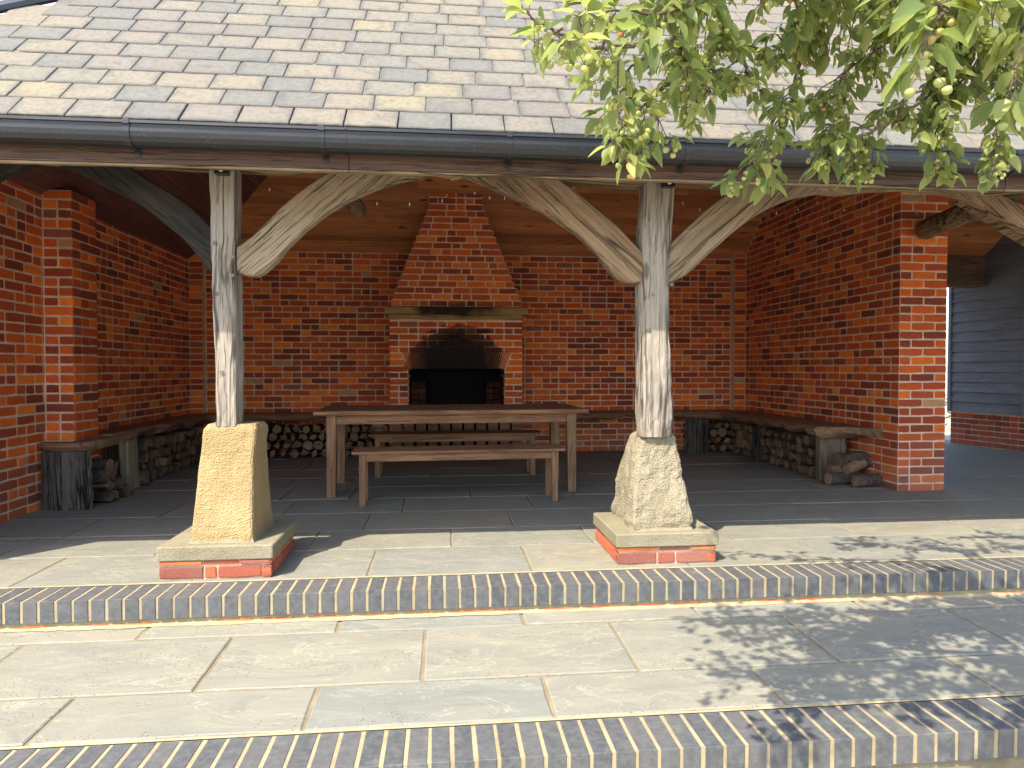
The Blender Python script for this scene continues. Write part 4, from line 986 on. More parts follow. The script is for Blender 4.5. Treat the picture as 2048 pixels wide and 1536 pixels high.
def bench(loc, rz, label, L=1.70, lw_=.052):
    r = random.Random(int(loc[1] * 100)); t = empty('bench', loc, label, 'bench', 'brown slatted wooden benches at the table', rz=rz); h = L / 2
    for i in range(4):
        mb = MB(); y0 = -.03 + i * .087; mb.bbox(-h, h, y0, y0 + .080, .413, .434, bev=.003); o = mb.build('slat', M['teak'], t); settone(o, r)
    for sx in (-1, 1):
        for y0 in (0.0, .25):
            mb = MB(); x0 = sx * (h - .055) - lw_ * (sx > 0); mb.bbox(x0, x0 + lw_, y0, y0 + .052, 0, .412, bev=.003); o = mb.build('leg', M['teak_z'], t); settone(o, r)
            if y0 == 0:
                for dz in (.02, .045): 
                    mb = MB(); mb.tube([(x0 + lw_ / 2 + (dz - .03) * .2, .01, .412 - dz), (x0 + lw_ / 2, -.003, .412 - dz)], .0045, 7); mb.build('peg', M['peg'], t)
    for y0 in (.008, .27):
        mb = MB(); mb.bbox(-h + .055 + lw_, h - .055 - lw_, y0, y0 + .022, .350, .4115, bev=.002); o = mb.build('apron', M['teak'], t); settone(o, r)
    for sx in (-1, 1):
        mb = MB(); x0 = sx * (h - .08) - .02 * (sx > 0); mb.bbox(x0, x0 + .02, .053, .249, .350, .4115, bev=.002); mb.build('apron', M['teak_z'], t)
bench((.143, 5.415, 0), R(2.6), 'slatted wooden bench in front of the table, nearer the terrace edge')
bench((.135, 6.80, 0), R(.6), 'slatted wooden bench on the fireplace side, seen under the table', 1.715)

# ------------------------------------------------------------------ live edge log seats
def slabseat(P, label, name='log_bench'):
    """P: list of (back x,y, front x,y) stations"""
    r = random.Random(len(P) * 7 + int(P[0][0] * 10)); vs = []; z1 = .53; n = len(P); org = Vector((P[0][0], P[0][1], 0))
    for i, (bx, by, fx, fy) in enumerate(P):
        th_ = .085 + .07 * mnoise.noise(Vector((i * .62, bx, 1))) ; f = Vector((fx, fy, 0)); b = Vector((bx, by, 0)); d = (f - b).normalized()
        j = mnoise.noise(Vector((i * .8, by, 4))) * .05
        vs += [(b.x, b.y, z1), (*(f + d * (j - .03)).xy, z1 + .002), (*(f + d * (j + .012)).xy, z1 - .022), (*(f + d * (j - .015)).xy, z1 - th_ * .75), (*(f + d * (j - .08)).xy, z1 - th_), (b.x, b.y, z1 - th_)]
    m = 6; vs = [Vector(v) - org for v in vs]
    F = [(i * m + j, i * m + (j + 1) % m, (i + 1) * m + (j + 1) % m, (i + 1) * m + j) for i in range(n - 1) for j in range(m)] + [tuple(range(m))[::-1], tuple((n - 1) * m + j for j in range(m))]
    mb = MB(); mb.add(vs, F); o = mb.build(name, M['slab_y'] if abs(P[0][1] - P[-1][1]) > 1.5 else M['slab'], None); o.location = org
    return tag(o, label, 'log bench', 'live edge log seats round the walls')
n = 18
P = []
for i in range(n + 1):
    y = 5.80 + (8.33 - 5.80) * i / n; e = min(1, i / 2.2); wdt = .06 + .43 * math.sin(e * math.pi / 2)
    P.append((RX - .006, y, RX - wdt, y + (.10 * (1 - e)) + 0))
slabseat(P, 'thick live edge log seat along the right wall, rounded at its near end')
P = []
for i in range(n + 1):
    y = 5.99 + (8.33 - 5.99) * i / n; P.append((LX + .006, y, LX + .33 + .03 * math.sin(i * .9), y))
slabseat(P, 'live edge log seat along the left wall above the log stacks')
P = [(-3.06 + .18 * i, BACKY - .008 - (.095 if i < 1 or False else 0), -3.06 + .18 * i, 8.36 + .012 * math.sin(i)) for i in range(14)]
slabseat(P, 'live edge log seat along the back wall left of the fireplace')
P = [(.97 + .19 * i, BACKY - .008, .97 + .19 * i, 8.34 + .015 * math.sin(i * 1.3)) for i in range(16)] + [(3.985, BACKY - .11, 3.985, 8.34)]
slabseat(P, 'live edge log seat along the back wall right of the fireplace')
# near-left end cap and its bark stump
mb = MB(); vs = []; nn = 16; top = []; 
for i in range(nn + 1):
    a = math.pi * i / nn; top.append((-2.88 - .20 * math.cos(a) * (1.0), 5.592 - .13 * math.sin(a) ** .7))
ringt = [(x, y, .515) for x, y in top]; ringm = [(x + (x + 2.88) * .03, y - .012, .485) for x, y in top]; ringb = [(x - (x + 2.88) * .12, y + .03, .445) for x, y in top]
N = nn + 1; mb.add(ringt + ringm + ringb, [(i, i + 1, N + i + 1, N + i) for i in range(nn)] + [(N + i, N + i + 1, 2 * N + i + 1, 2 * N + i) for i in range(nn)] + [tuple(range(N)), tuple(range(3 * N - 1, 2 * N - 1, -1)), (0, N, 2 * N, 3 * N - 1, 2 * N - 1, N - 1)])
o = mb.build('log_bench', M['slab']); tag(o, 'rounded end slab of the left log seat, resting on the bark-covered stump', 'log bench', 'live edge log seats round the walls')
mb = MB(); P = [(-2.86, 5.60), (-2.72, 5.58), (-2.69, 5.7), (-2.70, 5.99), (-2.84, 5.99), (-2.845, 5.70)]
mb.prism([(x, y) for x, y in P], .45, .518); 
for i, v in enumerate(mb.v): mb.v[i] = (v[0], v[2], v[1])
o = mb.build('log_bench', M['slab_y']); tag(o, 'short slab of the left seat passing beside the brick pier', 'log bench', 'live edge log seats round the walls')
r = random.Random(130)
def stump(x, y, rx, ry, h, label, seed, z0=0):
    r = random.Random(seed); n = 44; lv = 9; vs = []
    for l in range(lv + 1):
        for k in range(n):
            a = 2 * math.pi * k / n; g = mnoise.noise(Vector((k * .9, l * .35, seed))) * .09 + (r.uniform(-.05, .05)) - (.10 if k % 4 == 0 else 0)
            f = 1 + g + .05 * (1 - l / lv) ** 2; vs.append((rx * math.cos(a) * f, ry * math.sin(a) * f, z0 + h * l / lv))
    F = [(l * n + k, l * n + (k + 1) % n, (l + 1) * n + (k + 1) % n, (l + 1) * n + k) for l in range(lv) for k in range(n)] + [tuple(range(n))[::-1], tuple(lv * n + k for k in range(n))]
    mb = MB(); mb.add(vs, F); o = mb.build('log_stump', M['bark']); o.location = (x, y, 0); return tag(o, label, 'stump', 'stumps and slabs holding up the log seats')
stump(-2.87, 5.515, .175, .060, .448, 'upright bark-covered stump supporting the near end of the left seat', 131)
stump(3.80, 7.62, .15, .09, .455, 'upright log stump halfway along under the right seat', 132)
stump(3.28, 8.50, .15, .10, .455, 'square-looking log stump in the right back corner beside a wood stack', 133)
def panel(x0, x1, y0, y1, h, label, mat='slab', lean=0):
    r = random.Random(int(x0 * 100)); o = rough_beam('support_slab', 0, h, y0 - y1, 0, -(x1 - x0) / 2, (x1 - x0) / 2, M['bark'] if mat == 'bark' else M['cutz'], None, r, n=8, wob=.008)
    o.rotation_euler = (0, R(-90) + lean, 0); o.location = ((x0 + x1) / 2, y1, 0); return tag(o, label, 'support', 'stumps and slabs holding up the log seats')
M['cutz'] = wood('grey_sawn_slab', (.13, .095, .065), (.24, .185, .13), RZ, .6, .5, rough=.85)
M['cutpale'] = wood('pale_debarked_slab', (.30, .23, .15), (.42, .34, .24), RZ, .6, .3, rough=.85)
panel(3.60, 3.86, 6.15, 6.24, .458, 'sawn timber slab propping the near end of the right seat')
panel(3.78, 3.97, 6.30, 6.38, .458, 'second upright slab behind the one at the near end of the right seat')
o = panel(-2.83, -2.75, 6.30, 6.50, .458, 'pale debarked slab propping the left seat'); o.data.materials[0] = M['cutpale']; o.rotation_euler = (0, R(-90) - .05, 0)
panel(-3.04, -2.90, 6.45, 6.52, .458, 'dark slab against the left wall beside the pale one under the seat')

# ------------------------------------------------------------------ firewood
LV = []
r = random.Random(140)
for k in range(14):
    n = r.choice((3, 4, 4, 5, 9)); pts = []
    if n == 9: pts = [(math.cos(2 * math.pi * i / 9) * r.uniform(.85, 1), math.sin(2 * math.pi * i / 9) * r.uniform(.75, 1)) for i in range(9)]
    else:
        a0 = r.uniform(0, 1); arc = r.uniform(1.3, 2.6); pts = [(-.55, -.35)] + [(-.55 + 1.5 * math.cos(a0 - arc / 2 + arc * i / (n - 1)), -.35 + 1.5 * math.sin(a0 - arc / 2 + arc * i / (n - 1))) for i in range(n)]
        cx = sum(p[0] for p in pts) / len(pts); cy = sum(p[1] for p in pts) / len(pts); pts = [(p[0] - cx, p[1] - cy) for p in pts]
        s = max(math.hypot(*p) for p in pts); pts = [(p[0] / s, p[1] / s) for p in pts]
    N = len(pts); vs = []; secs = ((0, .93), (.03, 1), (.5, 1.03), (.97, 1), (1, .93))
    for t_, sc2 in secs: vs += [(p[0] * .048 * sc2 + r.uniform(-.002, .002), .34 * t_, p[1] * .048 * sc2 + r.uniform(-.002, .002)) for p in pts]
    F = [(a * N + i, a * N + (i + 1) % N, (a + 1) * N + (i + 1) % N, (a + 1) * N + i) for a in range(4) for i in range(N)] + [tuple(range(N))[::-1], tuple(4 * N + i for i in range(N))]
    me = bpy.data.meshes.new('firewood_log'); me.from_pydata(vs, [], F); me.materials.append(M['logbark']); me.materials.append(M['cut'])
    for i, p in enumerate(me.polygons): p.material_index = 1 if i >= 4 * N or (i % N in (0, N - 1) and N < 9) else 0
    LV.append(me)
def log(p, rz, label, group, s=1, roll=None, tilt=0, ln=1):
    o = bpy.data.objects.new('firewood_log', r.choice(LV)); C.objects.link(o); o.color = (r.random(), r.random(), 0, 1)
    o.matrix_world = Matrix.Translation(p) @ Matrix.Rotation(rz, 4, 'Z') @ Matrix.Rotation(tilt, 4, 'X') @ Matrix.Rotation(r.uniform(0, 6.28) if roll is None else roll, 4, 'Y') @ Matrix.Diagonal((s, ln, s, 1))
    tag(o, label, 'log', group); return o
def stack(a, b, depth_dir, rz, zmax, label, group, sp=.116, full=.9, ends=('left end', 'right end')):
    """a->b line of the stack face; logs run away from the viewer along local y"""
    a, b = Vector(a), Vector(b); L = (b - a).length; z = .055; k = 0
    while z < zmax:
        x = (.5 if k % 2 else 0) * sp + .02
        top = z + .10 > zmax
        while x < L - .02:
            row = 'bottom row' if k == 0 else 'top row' if top else ('second row' if k == 1 else 'third row')
            zone = ends[0] if x < L * .33 else ends[1] if x > L * .67 else 'middle'
            if not (top and r.random() > full):
                p = a.lerp(b, x / L); p = Vector((p.x, p.y, z + r.uniform(-.006, .006))); p += Vector(depth_dir) * r.uniform(-.035, .03)
                log(p, rz + r.uniform(-.10, .10), 'split log, %s, %s, %s' % (row, zone, label), group, s=r.uniform(1.0, 1.5), tilt=r.uniform(-.03, .03), ln=r.uniform(.85, 1.0))
            x += sp * r.uniform(.9, 1.15)
        z += sp * .84; k += 1
stack((-2.66, 8.40, 0), (-.68, 8.40, 0), (0, -1, 0), 0, .36, 'back stack left of the fireplace', 'logs stacked under the back seat left of the fireplace')
stack((3.46, 8.42, 0), (3.95, 8.42, 0), (0, -1, 0), 0, .38, 'stack in the right back corner', 'logs stacked in the right back corner', sp=.118)
stack((3.66, 6.42, 0), (3.66, 7.50, 0), (-1, 0, 0), R(-90), .37, 'near stack under the right seat', 'logs stacked under the near half of the right seat', sp=.118, ends=('near end', 'far end'))
stack((3.66, 7.76, 0), (3.66, 8.35, 0), (-1, 0, 0), R(-90), .36, 'far stack under the right seat', 'logs stacked under the far half of the right seat', sp=.118, ends=('near end', 'far end'))
stack((-2.76, 6.60, 0), (-2.76, 8.3, 0), (1, 0, 0), R(90), .36, 'stack under the left seat', 'logs stacked under the left seat', sp=.118, ends=('near end', 'far end'))
for i, (x, y, z, a) in enumerate([(-2.64, 5.72, .045, 80), (-2.66, 5.86, .045, 95), (-2.65, 6.02, .05, 88), (-2.67, 5.78, .13, 85), (-2.66, 5.94, .13, 97), (-2.68, 5.75, .215, 92), (-2.70, 5.88, .215, 84), (-2.70, 5.83, .29, 80), (-2.72, 5.98, .28, 100)]):
    log((x, y, z), R(a), 'split log behind the bark stump, ' + ['front one on the floor', 'middle one on the floor', 'back one on the floor', 'front one of the second layer', 'back one of the second layer', 'front one of the third layer', 'back one of the third layer', 'topmost of its pile', 'rear one at the top of its pile'][i], 'logs piled behind the bark stump', s=1.35, ln=.62)
def roundlog(a, b, rad, label, n=12):
    a, b = Vector(a), Vector(b); mb = MB(); pts = [a.lerp(b, i / 5) - a for i in range(6)]
    mb.tube(pts, [rad * r.uniform(.93, 1.06) for _ in pts], n, wob=.06, rng=r); o = mb.build('firewood_log', [M['logbark'], M['cut']]); o.location = a
    k = len(o.data.polygons); 
    for p in o.data.polygons:
        if len(p.vertices) > 4: p.material_index = 1
    o.color = (r.random(), .2, 0, 1); return tag(o, label, 'log', 'loose logs at the foot of the right wall')
roundlog((3.55, 5.93, .062), (3.86, 5.99, .062), .058, 'round bark log lying lowest at the left of the loose logs by the right wall')
roundlog((3.73, 5.80, .060), (3.98, 5.84, .060), .056, 'round bark log in front of the loose logs with its cut end showing')
roundlog((3.70, 6.04, .20), (3.97, 6.02, .22), .085, 'thick short log resting on top at the back of the loose logs')
o = log((3.60, 6.0, .135), R(-80), 'pale split half log lying on the loose logs', 'loose logs at the foot of the right wall', s=1.1, roll=.6, ln=.9); o.data = o.data.copy(); o.data.materials[0] = M['cut']
o = log((3.72, 5.92, .15), R(-72), 'forked pale log leaning up against the brick wall', 'loose logs at the foot of the right wall', s=1.2, roll=2.0, tilt=.22, ln=.85); o.data = o.data.copy(); o.data.materials[0] = M['cut']

# ------------------------------------------------------------------ passage: weatherboarded building
wb = empty('weatherboard_building', (7.31, 9.12, 0), 'building clad in slate blue weatherboards on a low brick plinth beyond the passage', 'building', rz=R(9.0 * 0))
d = Vector((7.531 - 7.357, 8.067 - 9.15, 0)).normalized(); Lw = 1.12; ang = math.atan2(d.y, d.x)
wb.rotation_euler = (0, 0, ang); wb.location = (7.357, 9.15, 0)       # local x runs along the wall towards the camera, outside face looks to local -y... right side
mb = MB(); mb.box(0, Lw + 4.5, .02, .30, -.02, 3.9); mb.build('wall_core', M['plumb'], wb)
mb = MB(); mb.box(.0, Lw, -.012, .03, -.01, .478); mb.build('mortar_core', M['mortar'], wb)
it = []
A = lay(lambda k, z: [(.0, Lw)], .0, 6, 150); r2 = random.Random(151)
for s, z, L in A:
    me, sx = pick(BS, L, r2); it.append((me, Matrix.Translation((s, -.020, z + .01 * 0)) @ Matrix.Diagonal((sx, 1, 1, 1)), (r2.choice((.05, .2, .92, .1, .3, .92)), r2.random())))
pieces('brick', it, M['brick'], wb)
k = 0; z = .47
while z < 3.8:
    mb = MB(); h = .142; w0 = 0 if z < 2.35 else 0; w1 = Lw - .05 if z < 2.3 else Lw + 1.6
    vs = [(w0, -.040, z), (w1, -.040, z), (w1, -.014, z + h + .02), (w0, -.014, z + h + .02), (w0, .015, z), (w1, .015, z), (w1, .015, z + h + .02), (w0, .015, z + h + .02)]
    mb.add(vs, [(0, 1, 2, 3), (7, 6, 5, 4), (0, 4, 5, 1), (1, 5, 6, 2), (2, 6, 7, 3), (3, 7, 4, 0)]); o = mb.build('weatherboard', M['board'], wb); settone(o, r2); z += h; k += 1
for x in (-.03, Lw - .045): mb = MB(); mb.box(x, x + .045, -.050, .03, .46, 2.36); mb.build('corner_board', M['board'], wb)
mb = MB(); mb.box(Lw + .02, Lw + 1.2, -.005, .025, 0, 2.2); mb.build('door', M['plumb'], wb)
# wall lantern and sensor light
t = empty('wall_lantern', (4.475, 5.95, 2.30), 'black framed lantern with cream panes on the passage side of the brick wall', 'lantern')
mb = MB(); mb.box(.0, .03, -.03, .03, -.06, .10); mb.build('back_plate', M['blackbox'], t)
mb = MB()
for x in (.035, .145):
    for y in (-.055, .055): mb.box(x - .006, x + .006, y - .006, y + .006, -.09, .09)
mb.box(.025, .155, -.065, .065, .088, .10); mb.box(.025, .155, -.065, .065, -.10, -.088); fr_ = mb.build('frame', M['blackbox'], t)
mb = MB(); mb.box(.036, .144, -.054, .054, -.086, .086); mb.build('pane', M['cream'], fr_)
t = empty('sensor_light', (7.30, 8.86, 2.32), 'small cream and black sensor light at the top of the blue weatherboards', 'security light')
mb = MB(); mb.bbox(-.10, .0, -.03, .03, -.03, .03, bev=.01); mb.build('head', M['cream'], t)
mb = MB(); mb.tube([(-.01, -.02, .0), (.06, -.07, .01), (.10, -.10, .02)], [.03, .045, .05], 10); mb.build('body', M['blackbox'], t)

# shrub and barn beyond
sh = empty('shrub', (8.2, 11.6, 0), 'dark leafy shrub glimpsed through the gap beyond the passage', 'shrub'); mb = MB(); r = random.Random(160)
for i in range(1500):
    a = r.uniform(0, 6.28); q = r.random() ** .5; h = r.uniform(0, .95); p = Vector((.9 * q * math.cos(a), .9 * q * math.sin(a), .05 + h * (1 - q * .4)))
    n_ = Vector((r.gauss(0, 1), r.gauss(0, 1), r.gauss(0, 1))).normalized(); b_ = n_.orthogonal().normalized(); c_ = n_.cross(b_); s = r.uniform(.02, .045)
    mb.add([p - b_ * s, p + c_ * s * .5, p + b_ * s, p - c_ * s * .5], [(0, 1, 2, 3)], tone=(r.random(), r.random()))
mb.build('foliage', M['hedge'], sh)['kind'] = 'stuff'
mb = MB(); mb.tube([(0, 0, 0), (.05, 0, .5), (.02, .1, .9)], [.03, .02, .01], 6); mb.build('stem', M['twig'], sh)
bn = empty('barn', (-9, 11, 0), 'big grey roofed building rising behind the roof at the top left', 'building')
mb = MB(); mb.box(-8, 6, 0, 8, -.2, 5.0); mb.build('wall', M['barnwall'], bn)
mb = MB(); mb.add([(-8.3, -.4, 4.9), (6.3, -.4, 4.9), (6.3, 4, 9.6), (-8.3, 4, 9.6), (-8.3, 8.4, 4.9), (6.3, 8.4, 4.9)], [(0, 1, 2, 3), (3, 2, 5, 4), (0, 3, 4), (1, 5, 2)]); mb.build('roof', M['barnroof'], bn)

# ------------------------------------------------------------------ crab apple tree
r = random.Random(200)
tree = empty('crab_apple_tree', (2.75, .15, -.34), 'crab apple tree whose leafy fruiting branches hang in from the top right', 'tree')
TL = Vector((2.75, .15, -.34))
def leaf_mesh(r, L=1.0):
    n = 5; vs = []; F = []; curl = r.uniform(.05, .45); fold = r.uniform(.18, .62); wd = r.uniform(.24, .31); tw = r.uniform(-.4, .4)
    for i in range(n + 1):
        t_ = i / n; w_ = wd * (math.sin(math.pi * min(1, t_ ** .8 * 1.0)) ** .75 if 0 < t_ < 1 else 0.0) + .004; z = -curl * t_ * t_
        a = tw * t_; x = t_
        for sgn in (-1, 0, 1):
            yy = sgn * w_ * math.cos(fold); zz = abs(sgn) * w_ * math.sin(fold) + r.uniform(-.012, .012)
            vs.append((x, yy * math.cos(a) - zz * math.sin(a), z + yy * math.sin(a) + zz * math.cos(a)))
    for i in range(n):
        for k in (0, 1): F.append((i * 3 + k, i * 3 + k + 1, i * 3 + k + 4, i * 3 + k + 3))
    me = bpy.data.meshes.new('leaf'); me.from_pydata(vs, [], F); me.materials.append(M['leaf'])
    me.polygons.foreach_set('use_smooth', [True] * len(me.polygons)); return me
LM = [leaf_mesh(r) for _ in range(14)]
def fruit_mesh():
    bm = bmesh.new(); bmesh.ops.create_uvsphere(bm, u_segments=9, v_segments=6, radius=1)
    for v in bm.verts:
        if v.co.z > .8: v.co.z -= .22
    me = bpy.data.meshes.new('crab_apple'); bm.to_mesh(me); bm.free(); me.materials.append(M['fruit'])
    me.polygons.foreach_set('use_smooth', [True] * len(me.polygons)); return me
FM = fruit_mesh()
leaves, fruits, twigs = [], [], MB()
def basis(d, roll):
    d = d.normalized(); a = d.orthogonal().normalized(); a = Matrix.Rotation(roll, 3, d) @ a; b = d.cross(a); return Matrix((d, a, b)).transposed().to_4x4()
def leaf_at(p, out, L):
    d = (out + Vector((0, 0, -r.uniform(.1, 1.3)))).normalized()
    # keep the upper side turned mostly upward
    up = Vector((r.gauss(0, .45), r.gauss(0, .45), 1)); b = (up - d * up.dot(d)).normalized(); a = b.cross(d).normalized()
    Mx = Matrix((d, a, b)).transposed().to_4x4(); st = p + out.normalized() * .008
    if r.random() < .5: twigs.tube([p, st + d * .012], [.0010, .0007], 3, cap=False)
    t_ = min(1, max(0, r.gauss(.45, .24))); t_ = r.uniform(.9, 1) if r.random() < .05 else t_
    leaves.append((r.choice(LM), Matrix.Translation(st + d * .010 - TL) @ Mx @ Matrix.Diagonal((L, L, L, 1)), (t_, r.random())))
def fruit_cluster(p, n, drop=.03):
    for _ in range(max(1, n - 1)):
        q = p + Vector((r.gauss(0, .012), r.gauss(0, .012), -drop * r.uniform(.6, 1.5))); twigs.tube([p, p.lerp(q, .5) + Vector((r.gauss(0, .002), 0, .002)), q], [.0008, .0007, .0007], 3, cap=False)
        s = r.uniform(.0052, .0075); fruits.append((FM, Matrix.Translation(q + Vector((0, 0, -s * .8)) - TL) @ Euler((r.gauss(0, .4), r.gauss(0, .4), 0)).to_matrix().to_4x4() @ Matrix.Scale(s, 4), (min(.999, r.random() ** 1.2), r.random())))
def spur(p, d, nl, nf, L=.058):
    for _ in range(nl):
        a = r.uniform(0, 6.28); o_ = Vector((math.cos(a), math.sin(a), r.uniform(-.3, .5))) + d * .6; leaf_at(p, o_, L * r.uniform(.65, 1.2))
    if nf: fruit_cluster(p, nf)
def branch(P, r0, r1, name='branch', dens=1.0, fr=.35, sub=.5, L=.052, leafy=True, sublen=.16):
    P = smoothpoly([tuple(p) for p in P], 5); P = [Vector(p) for p in P]; n = len(P)
    P = [p + Vector((r.gauss(0, .003), r.gauss(0, .003), r.gauss(0, .003))) if 0 < i < n - 1 else p for i, p in enumerate(P)]
    mb = MB(); mb.tube([p - TL for p in P], [r0 + (r1 - r0) * i / (n - 1) for i in range(n)], 8, wob=.08, rng=r); mb.build(name, M['twig'], tree)
    if not leafy: return
    acc = 0
    for a, b in zip(P[:-1], P[1:]):
        seg = (b - a).length; d = (b - a).normalized(); acc += seg
        while acc > .030 / dens:
            acc -= .030 / dens; p = a.lerp(b, r.random())
            if r.random() < sub:
                a2 = r.uniform(0, 6.28); side = (d.orthogonal().normalized() * math.cos(a2) + d.cross(d.orthogonal().normalized()) * math.sin(a2)); side = (side + d * .5 + Vector((0, 0, -.25))).normalized()
                ln = sublen * r.uniform(.4, 1.2); q1 = p + side * ln * .5; q2 = q1 + (side + Vector((0, 0, -.55))).normalized() * ln * .5
                twigs.tube([p, q1, q2], [.0026, .0018, .0010], 5)
                for f in (.3, .55, .8, 1.0):
                    pp = p.lerp(q1, f * 2) if f < .5 else q1.lerp(q2, f * 2 - 1)
                    spur(pp, side, r.randint(1, 3) if f < 1 else r.randint(3, 5), r.randint(2, 5) if r.random() < fr else 0, L)
            else: spur(p, d, r.randint(2, 4), r.randint(2, 5) if r.random() < fr else 0, L)
# trunk and limbs (outside the picture, over the viewer's right shoulder)
trunkP = [TL, Vector((2.72, .18, .6)), Vector((2.6, .25, 1.5)), Vector((2.45, .35, 2.1))]
mb = MB(); mb.tube([p - TL for p in [Vector(q) for q in smoothpoly([tuple(p) for p in trunkP], 5)]], [.11 - .035 * i / 15 for i in range(16)], 12, wob=.06, rng=r); mb.build('trunk', M['bark'], tree)
K = Vector((2.45, .35, 2.08))
tL = Vector((1.25, 1.25, 2.35)); tM = Vector((1.75, 1.55, 2.5)); tR = Vector((2.6, 1.4, 2.45))
branch([K, Vector((1.9, .8, 2.4)), tL, Vector((.75, 1.45, 2.3))], .05, .014, leafy=False)
branch([K, Vector((2.1, 1.0, 2.45)), tM, Vector((1.5, 2.1, 2.45))], .05, .016, leafy=False)
branch([K, Vector((2.6, .9, 2.4)), tR, Vector((2.5, 1.9, 2.4))], .045, .014, leafy=False)
# hanging boughs in view
branch([Vector((.75, 1.45, 2.3)), at(1420, -60, 1.42), at(1330, 40, 1.35), at(1250, 95, 1.3), at(1160, 90, 1.2), at(1085, 50, 1.15), at(1045, 20, 1.12)], .007, .0015, dens=1.20, sub=.32, fr=0.38, L=0.0518, sublen=0.110)
branch([at(1420, -60, 1.42), at(1330, 25, 1.38), at(1250, 20, 1.35), at(1150, 5, 1.3)], .005, .0015, dens=0.98, sub=.3, fr=0.38, sublen=0.099)
branch([Vector((.75, 1.45, 2.3)), at(1380, -40, 1.6), at(1372, 60, 1.6), at(1352, 150, 1.58), at(1300, 200, 1.55), at(1255, 255, 1.55)], .008, .0015, dens=1.84, sub=.45, fr=0.56, sublen=0.110, L=0.0460)
branch([at(1372, 60, 1.6), at(1300, 110, 1.6), at(1240, 150, 1.6), at(1215, 170, 1.6)], .004, .0015, dens=1.70, sub=.35, fr=0.38, sublen=0.099, L=0.0460)
branch([tM, at(1500, -80, 1.75), at(1440, 50, 1.75), at(1480, 105, 1.75), at(1500, 150, 1.78), at(1530, 190, 1.8)], .009, .003, dens=1.41, sub=.40, fr=0.50, sublen=0.132, L=0.0469)
branch([at(1500, 150, 1.78), at(1440, 160, 1.78), at(1400, 165, 1.78), at(1370, 180, 1.78)], .004, .0015, dens=1.84, sub=.4, fr=0.62, sublen=0.110, L=0.0451)
branch([Vector((1.5, 2.1, 2.45)), at(1700, -40, 1.95), at(1650, 40, 1.95), at(1600, 130, 1.95), at(1585, 195, 1.95), at(1560, 260, 1.95), at(1545, 290, 1.95)], .008, .0015, dens=1.41, sub=.36, fr=0.62, sublen=0.121, L=0.0501)
branch([at(1650, 40, 1.95), at(1590, 60, 1.95), at(1550, 100, 1.95), at(1500, 90, 1.95)], .004, .0015, dens=1.70, sub=.4, fr=0.50, sublen=0.110)
branch([Vector((1.5, 2.1, 2.45)), at(1860, -80, 2.05), at(1800, 40, 2.0), at(1740, 110, 2.0), at(1690, 140, 2.0), at(1672, 200, 2.0), at(1665, 250, 2.0)], .008, .0015, dens=1.84, sub=.42, fr=0.56, sublen=0.121, L=0.0469)
branch([tR, at(2000, -60, 2.1), at(1900, 60, 2.05), at(1850, 190, 2.0), at(1790, 240, 2.0), at(1720, 275, 2.0), at(1650, 305, 1.98)], .009, .0015, dens=1.90, sub=.45, fr=0.69, sublen=0.132, L=0.0501)
branch([at(1900, 60, 2.05), at(1890, 150, 2.0), at(1890, 230, 2.0), at(1870, 290, 2.0)], .005, .0015, dens=1.70, sub=.42, fr=0.50, sublen=0.132)
branch([tR, at(2120, -40, 2.1), at(2040, 80, 2.05), at(2030, 190, 2.0), at(1990, 260, 1.98), at(2010, 310, 1.95)], .008, .0015, dens=1.84, sub=.45, fr=0.56, sublen=0.143, L=0.0535)
branch([at(2040, 80, 2.05), at(1960, 110, 2.0), at(1930, 180, 2.0)], .005, .0015, dens=1.97, sub=.45, fr=0.75, sublen=0.132)
branch([at(1500, -80, 1.75), at(1580, -30, 1.8), at(1660, -10, 1.85), at(1780, 0, 1.9), at(1900, 10, 1.95)], .006, .003, dens=1.84, sub=.5, fr=0.38, sublen=0.143)
branch([Vector((1.25, 1.25, 2.35)), at(1980, -160, 1.0), at(1930, -60, .95), at(1880, 30, .92), at(1850, 70, .90)], .006, .0015, dens=2.13, sub=.3, fr=0.31, sublen=0.088, L=0.0535)
branch([at(1980, -160, 1.0), at(2060, -40, 1.0), at(2060, 60, .98)], .005, .0015, dens=1.84, sub=.3, fr=0.31, sublen=0.088, L=0.0535)
branch([at(1545, 240, 1.9), at(1530, 290, 1.85), at(1505, 325, 1.85)], .003, .0012, dens=1.79, sub=.3, fr=.5, sublen=.08, L=0.0540)
branch([at(1660, 250, 1.98), at(1655, 300, 1.95), at(1640, 335, 1.95)], .003, .0012, dens=1.66, sub=.3, fr=.5, sublen=.08, L=0.0540)
branch([at(1255, 200, 1.5), at(1235, 250, 1.5), at(1225, 290, 1.5)], .003, .0012, dens=1.66, sub=.3, fr=.5, sublen=.07, L=0.0468)
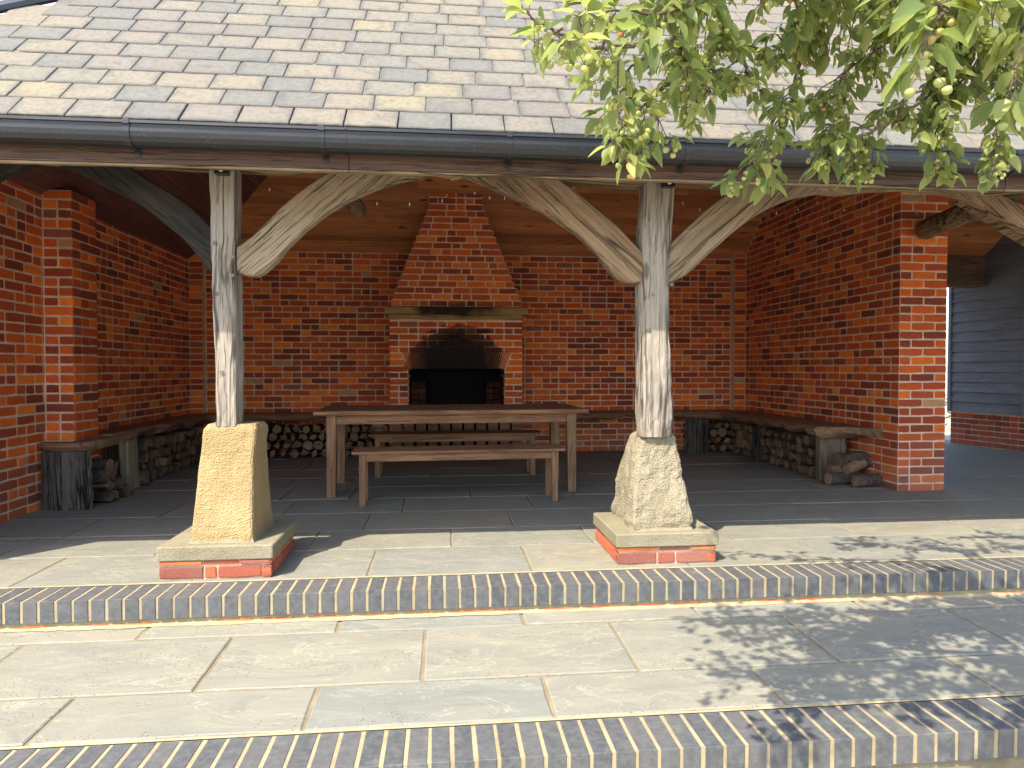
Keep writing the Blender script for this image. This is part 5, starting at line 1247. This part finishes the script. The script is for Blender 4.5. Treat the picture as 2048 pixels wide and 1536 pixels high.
# upper canopy (above the picture; throws the dappled shade on the steps)
sx, sy = SUN.x / -SUN.z, SUN.y / -SUN.z
def canopy(tx, ty, tz, h):      # a twig at height h whose shade lands on (tx, ty, tz)
    return Vector((tx - sx * (h - tz), ty - sy * (h - tz), h))
shade = [ # polylines of the shade on the terraces (x, y, z) with heights
 [(3.6, 2.6, -.14), (2.9, 2.65, -.14), (2.2, 2.62, -.14), (1.55, 2.60, -.14), (1.15, 2.62, -.14)],
 [(3.8, 2.95, -.14), (3.0, 2.95, -.14), (2.3, 3.0, -.14), (1.75, 3.02, -.14), (1.45, 2.95, -.14)],
 [(3.6, 2.3, -.15), (2.8, 2.38, -.15), (2.1, 2.42, -.15), (1.6, 2.45, -.15)],
 [(3.9, 3.25, -.13), (3.2, 3.22, -.13), (2.5, 3.18, -.13), (1.7, 3.18, -.13), (1.30, 3.12, -.13)],
 [(3.9, 3.65, 0), (3.2, 3.72, 0), (2.7, 3.85, 0), (2.45, 3.95, 0)],
 [(2.6, 3.50, 0), (2.1, 3.62, 0), (1.85, 3.72, 0), (1.62, 3.85, 0)],
 [(4.3, 3.95, 0), (3.7, 3.98, 0), (3.25, 4.0, 0)],
 [(3.4, 2.05, -.3), (2.6, 2.15, -.3), (2.0, 2.2, -.3)],
]
for i, S in enumerate(shade):
    h = [2.15, 2.3, 2.2, 2.4, 2.7, 2.65, 2.75, 2.2][i] + .06
    pts = [canopy(x, y, z, h + .05 * k) for k, (x, y, z) in enumerate(S)]
    dn = [2.1, 2.0, 1.9, 1.7, 1.25, .7, 1.2, 1.8][i]
    branch([K.lerp(pts[0], .6) + Vector((0, 0, .15))] + pts, .010, .002, dens=dn, sub=[.55, .55, .5, .5, .42, .2, .35, .5][i], fr=.12, sublen=.26, L=.058)
tw = twigs; tw.v = [tuple(Vector(v) - TL) for v in tw.v]; tw.build('twigs', M['twig'], tree)['kind'] = 'stuff'
pieces('leaf', leaves, M['leaf'], tree, 'leaves'); pieces('crab_apple', fruits, M['fruit'], tree, 'crab_apples')
for o in bpy.data.objects:
    if o.name.startswith(('leaves',)): o.data.polygons.foreach_set('use_smooth', [True] * len(o.data.polygons))
print('LEAVES', len(leaves), 'FRUITS', len(fruits), 'OBJ', len(bpy.data.objects))
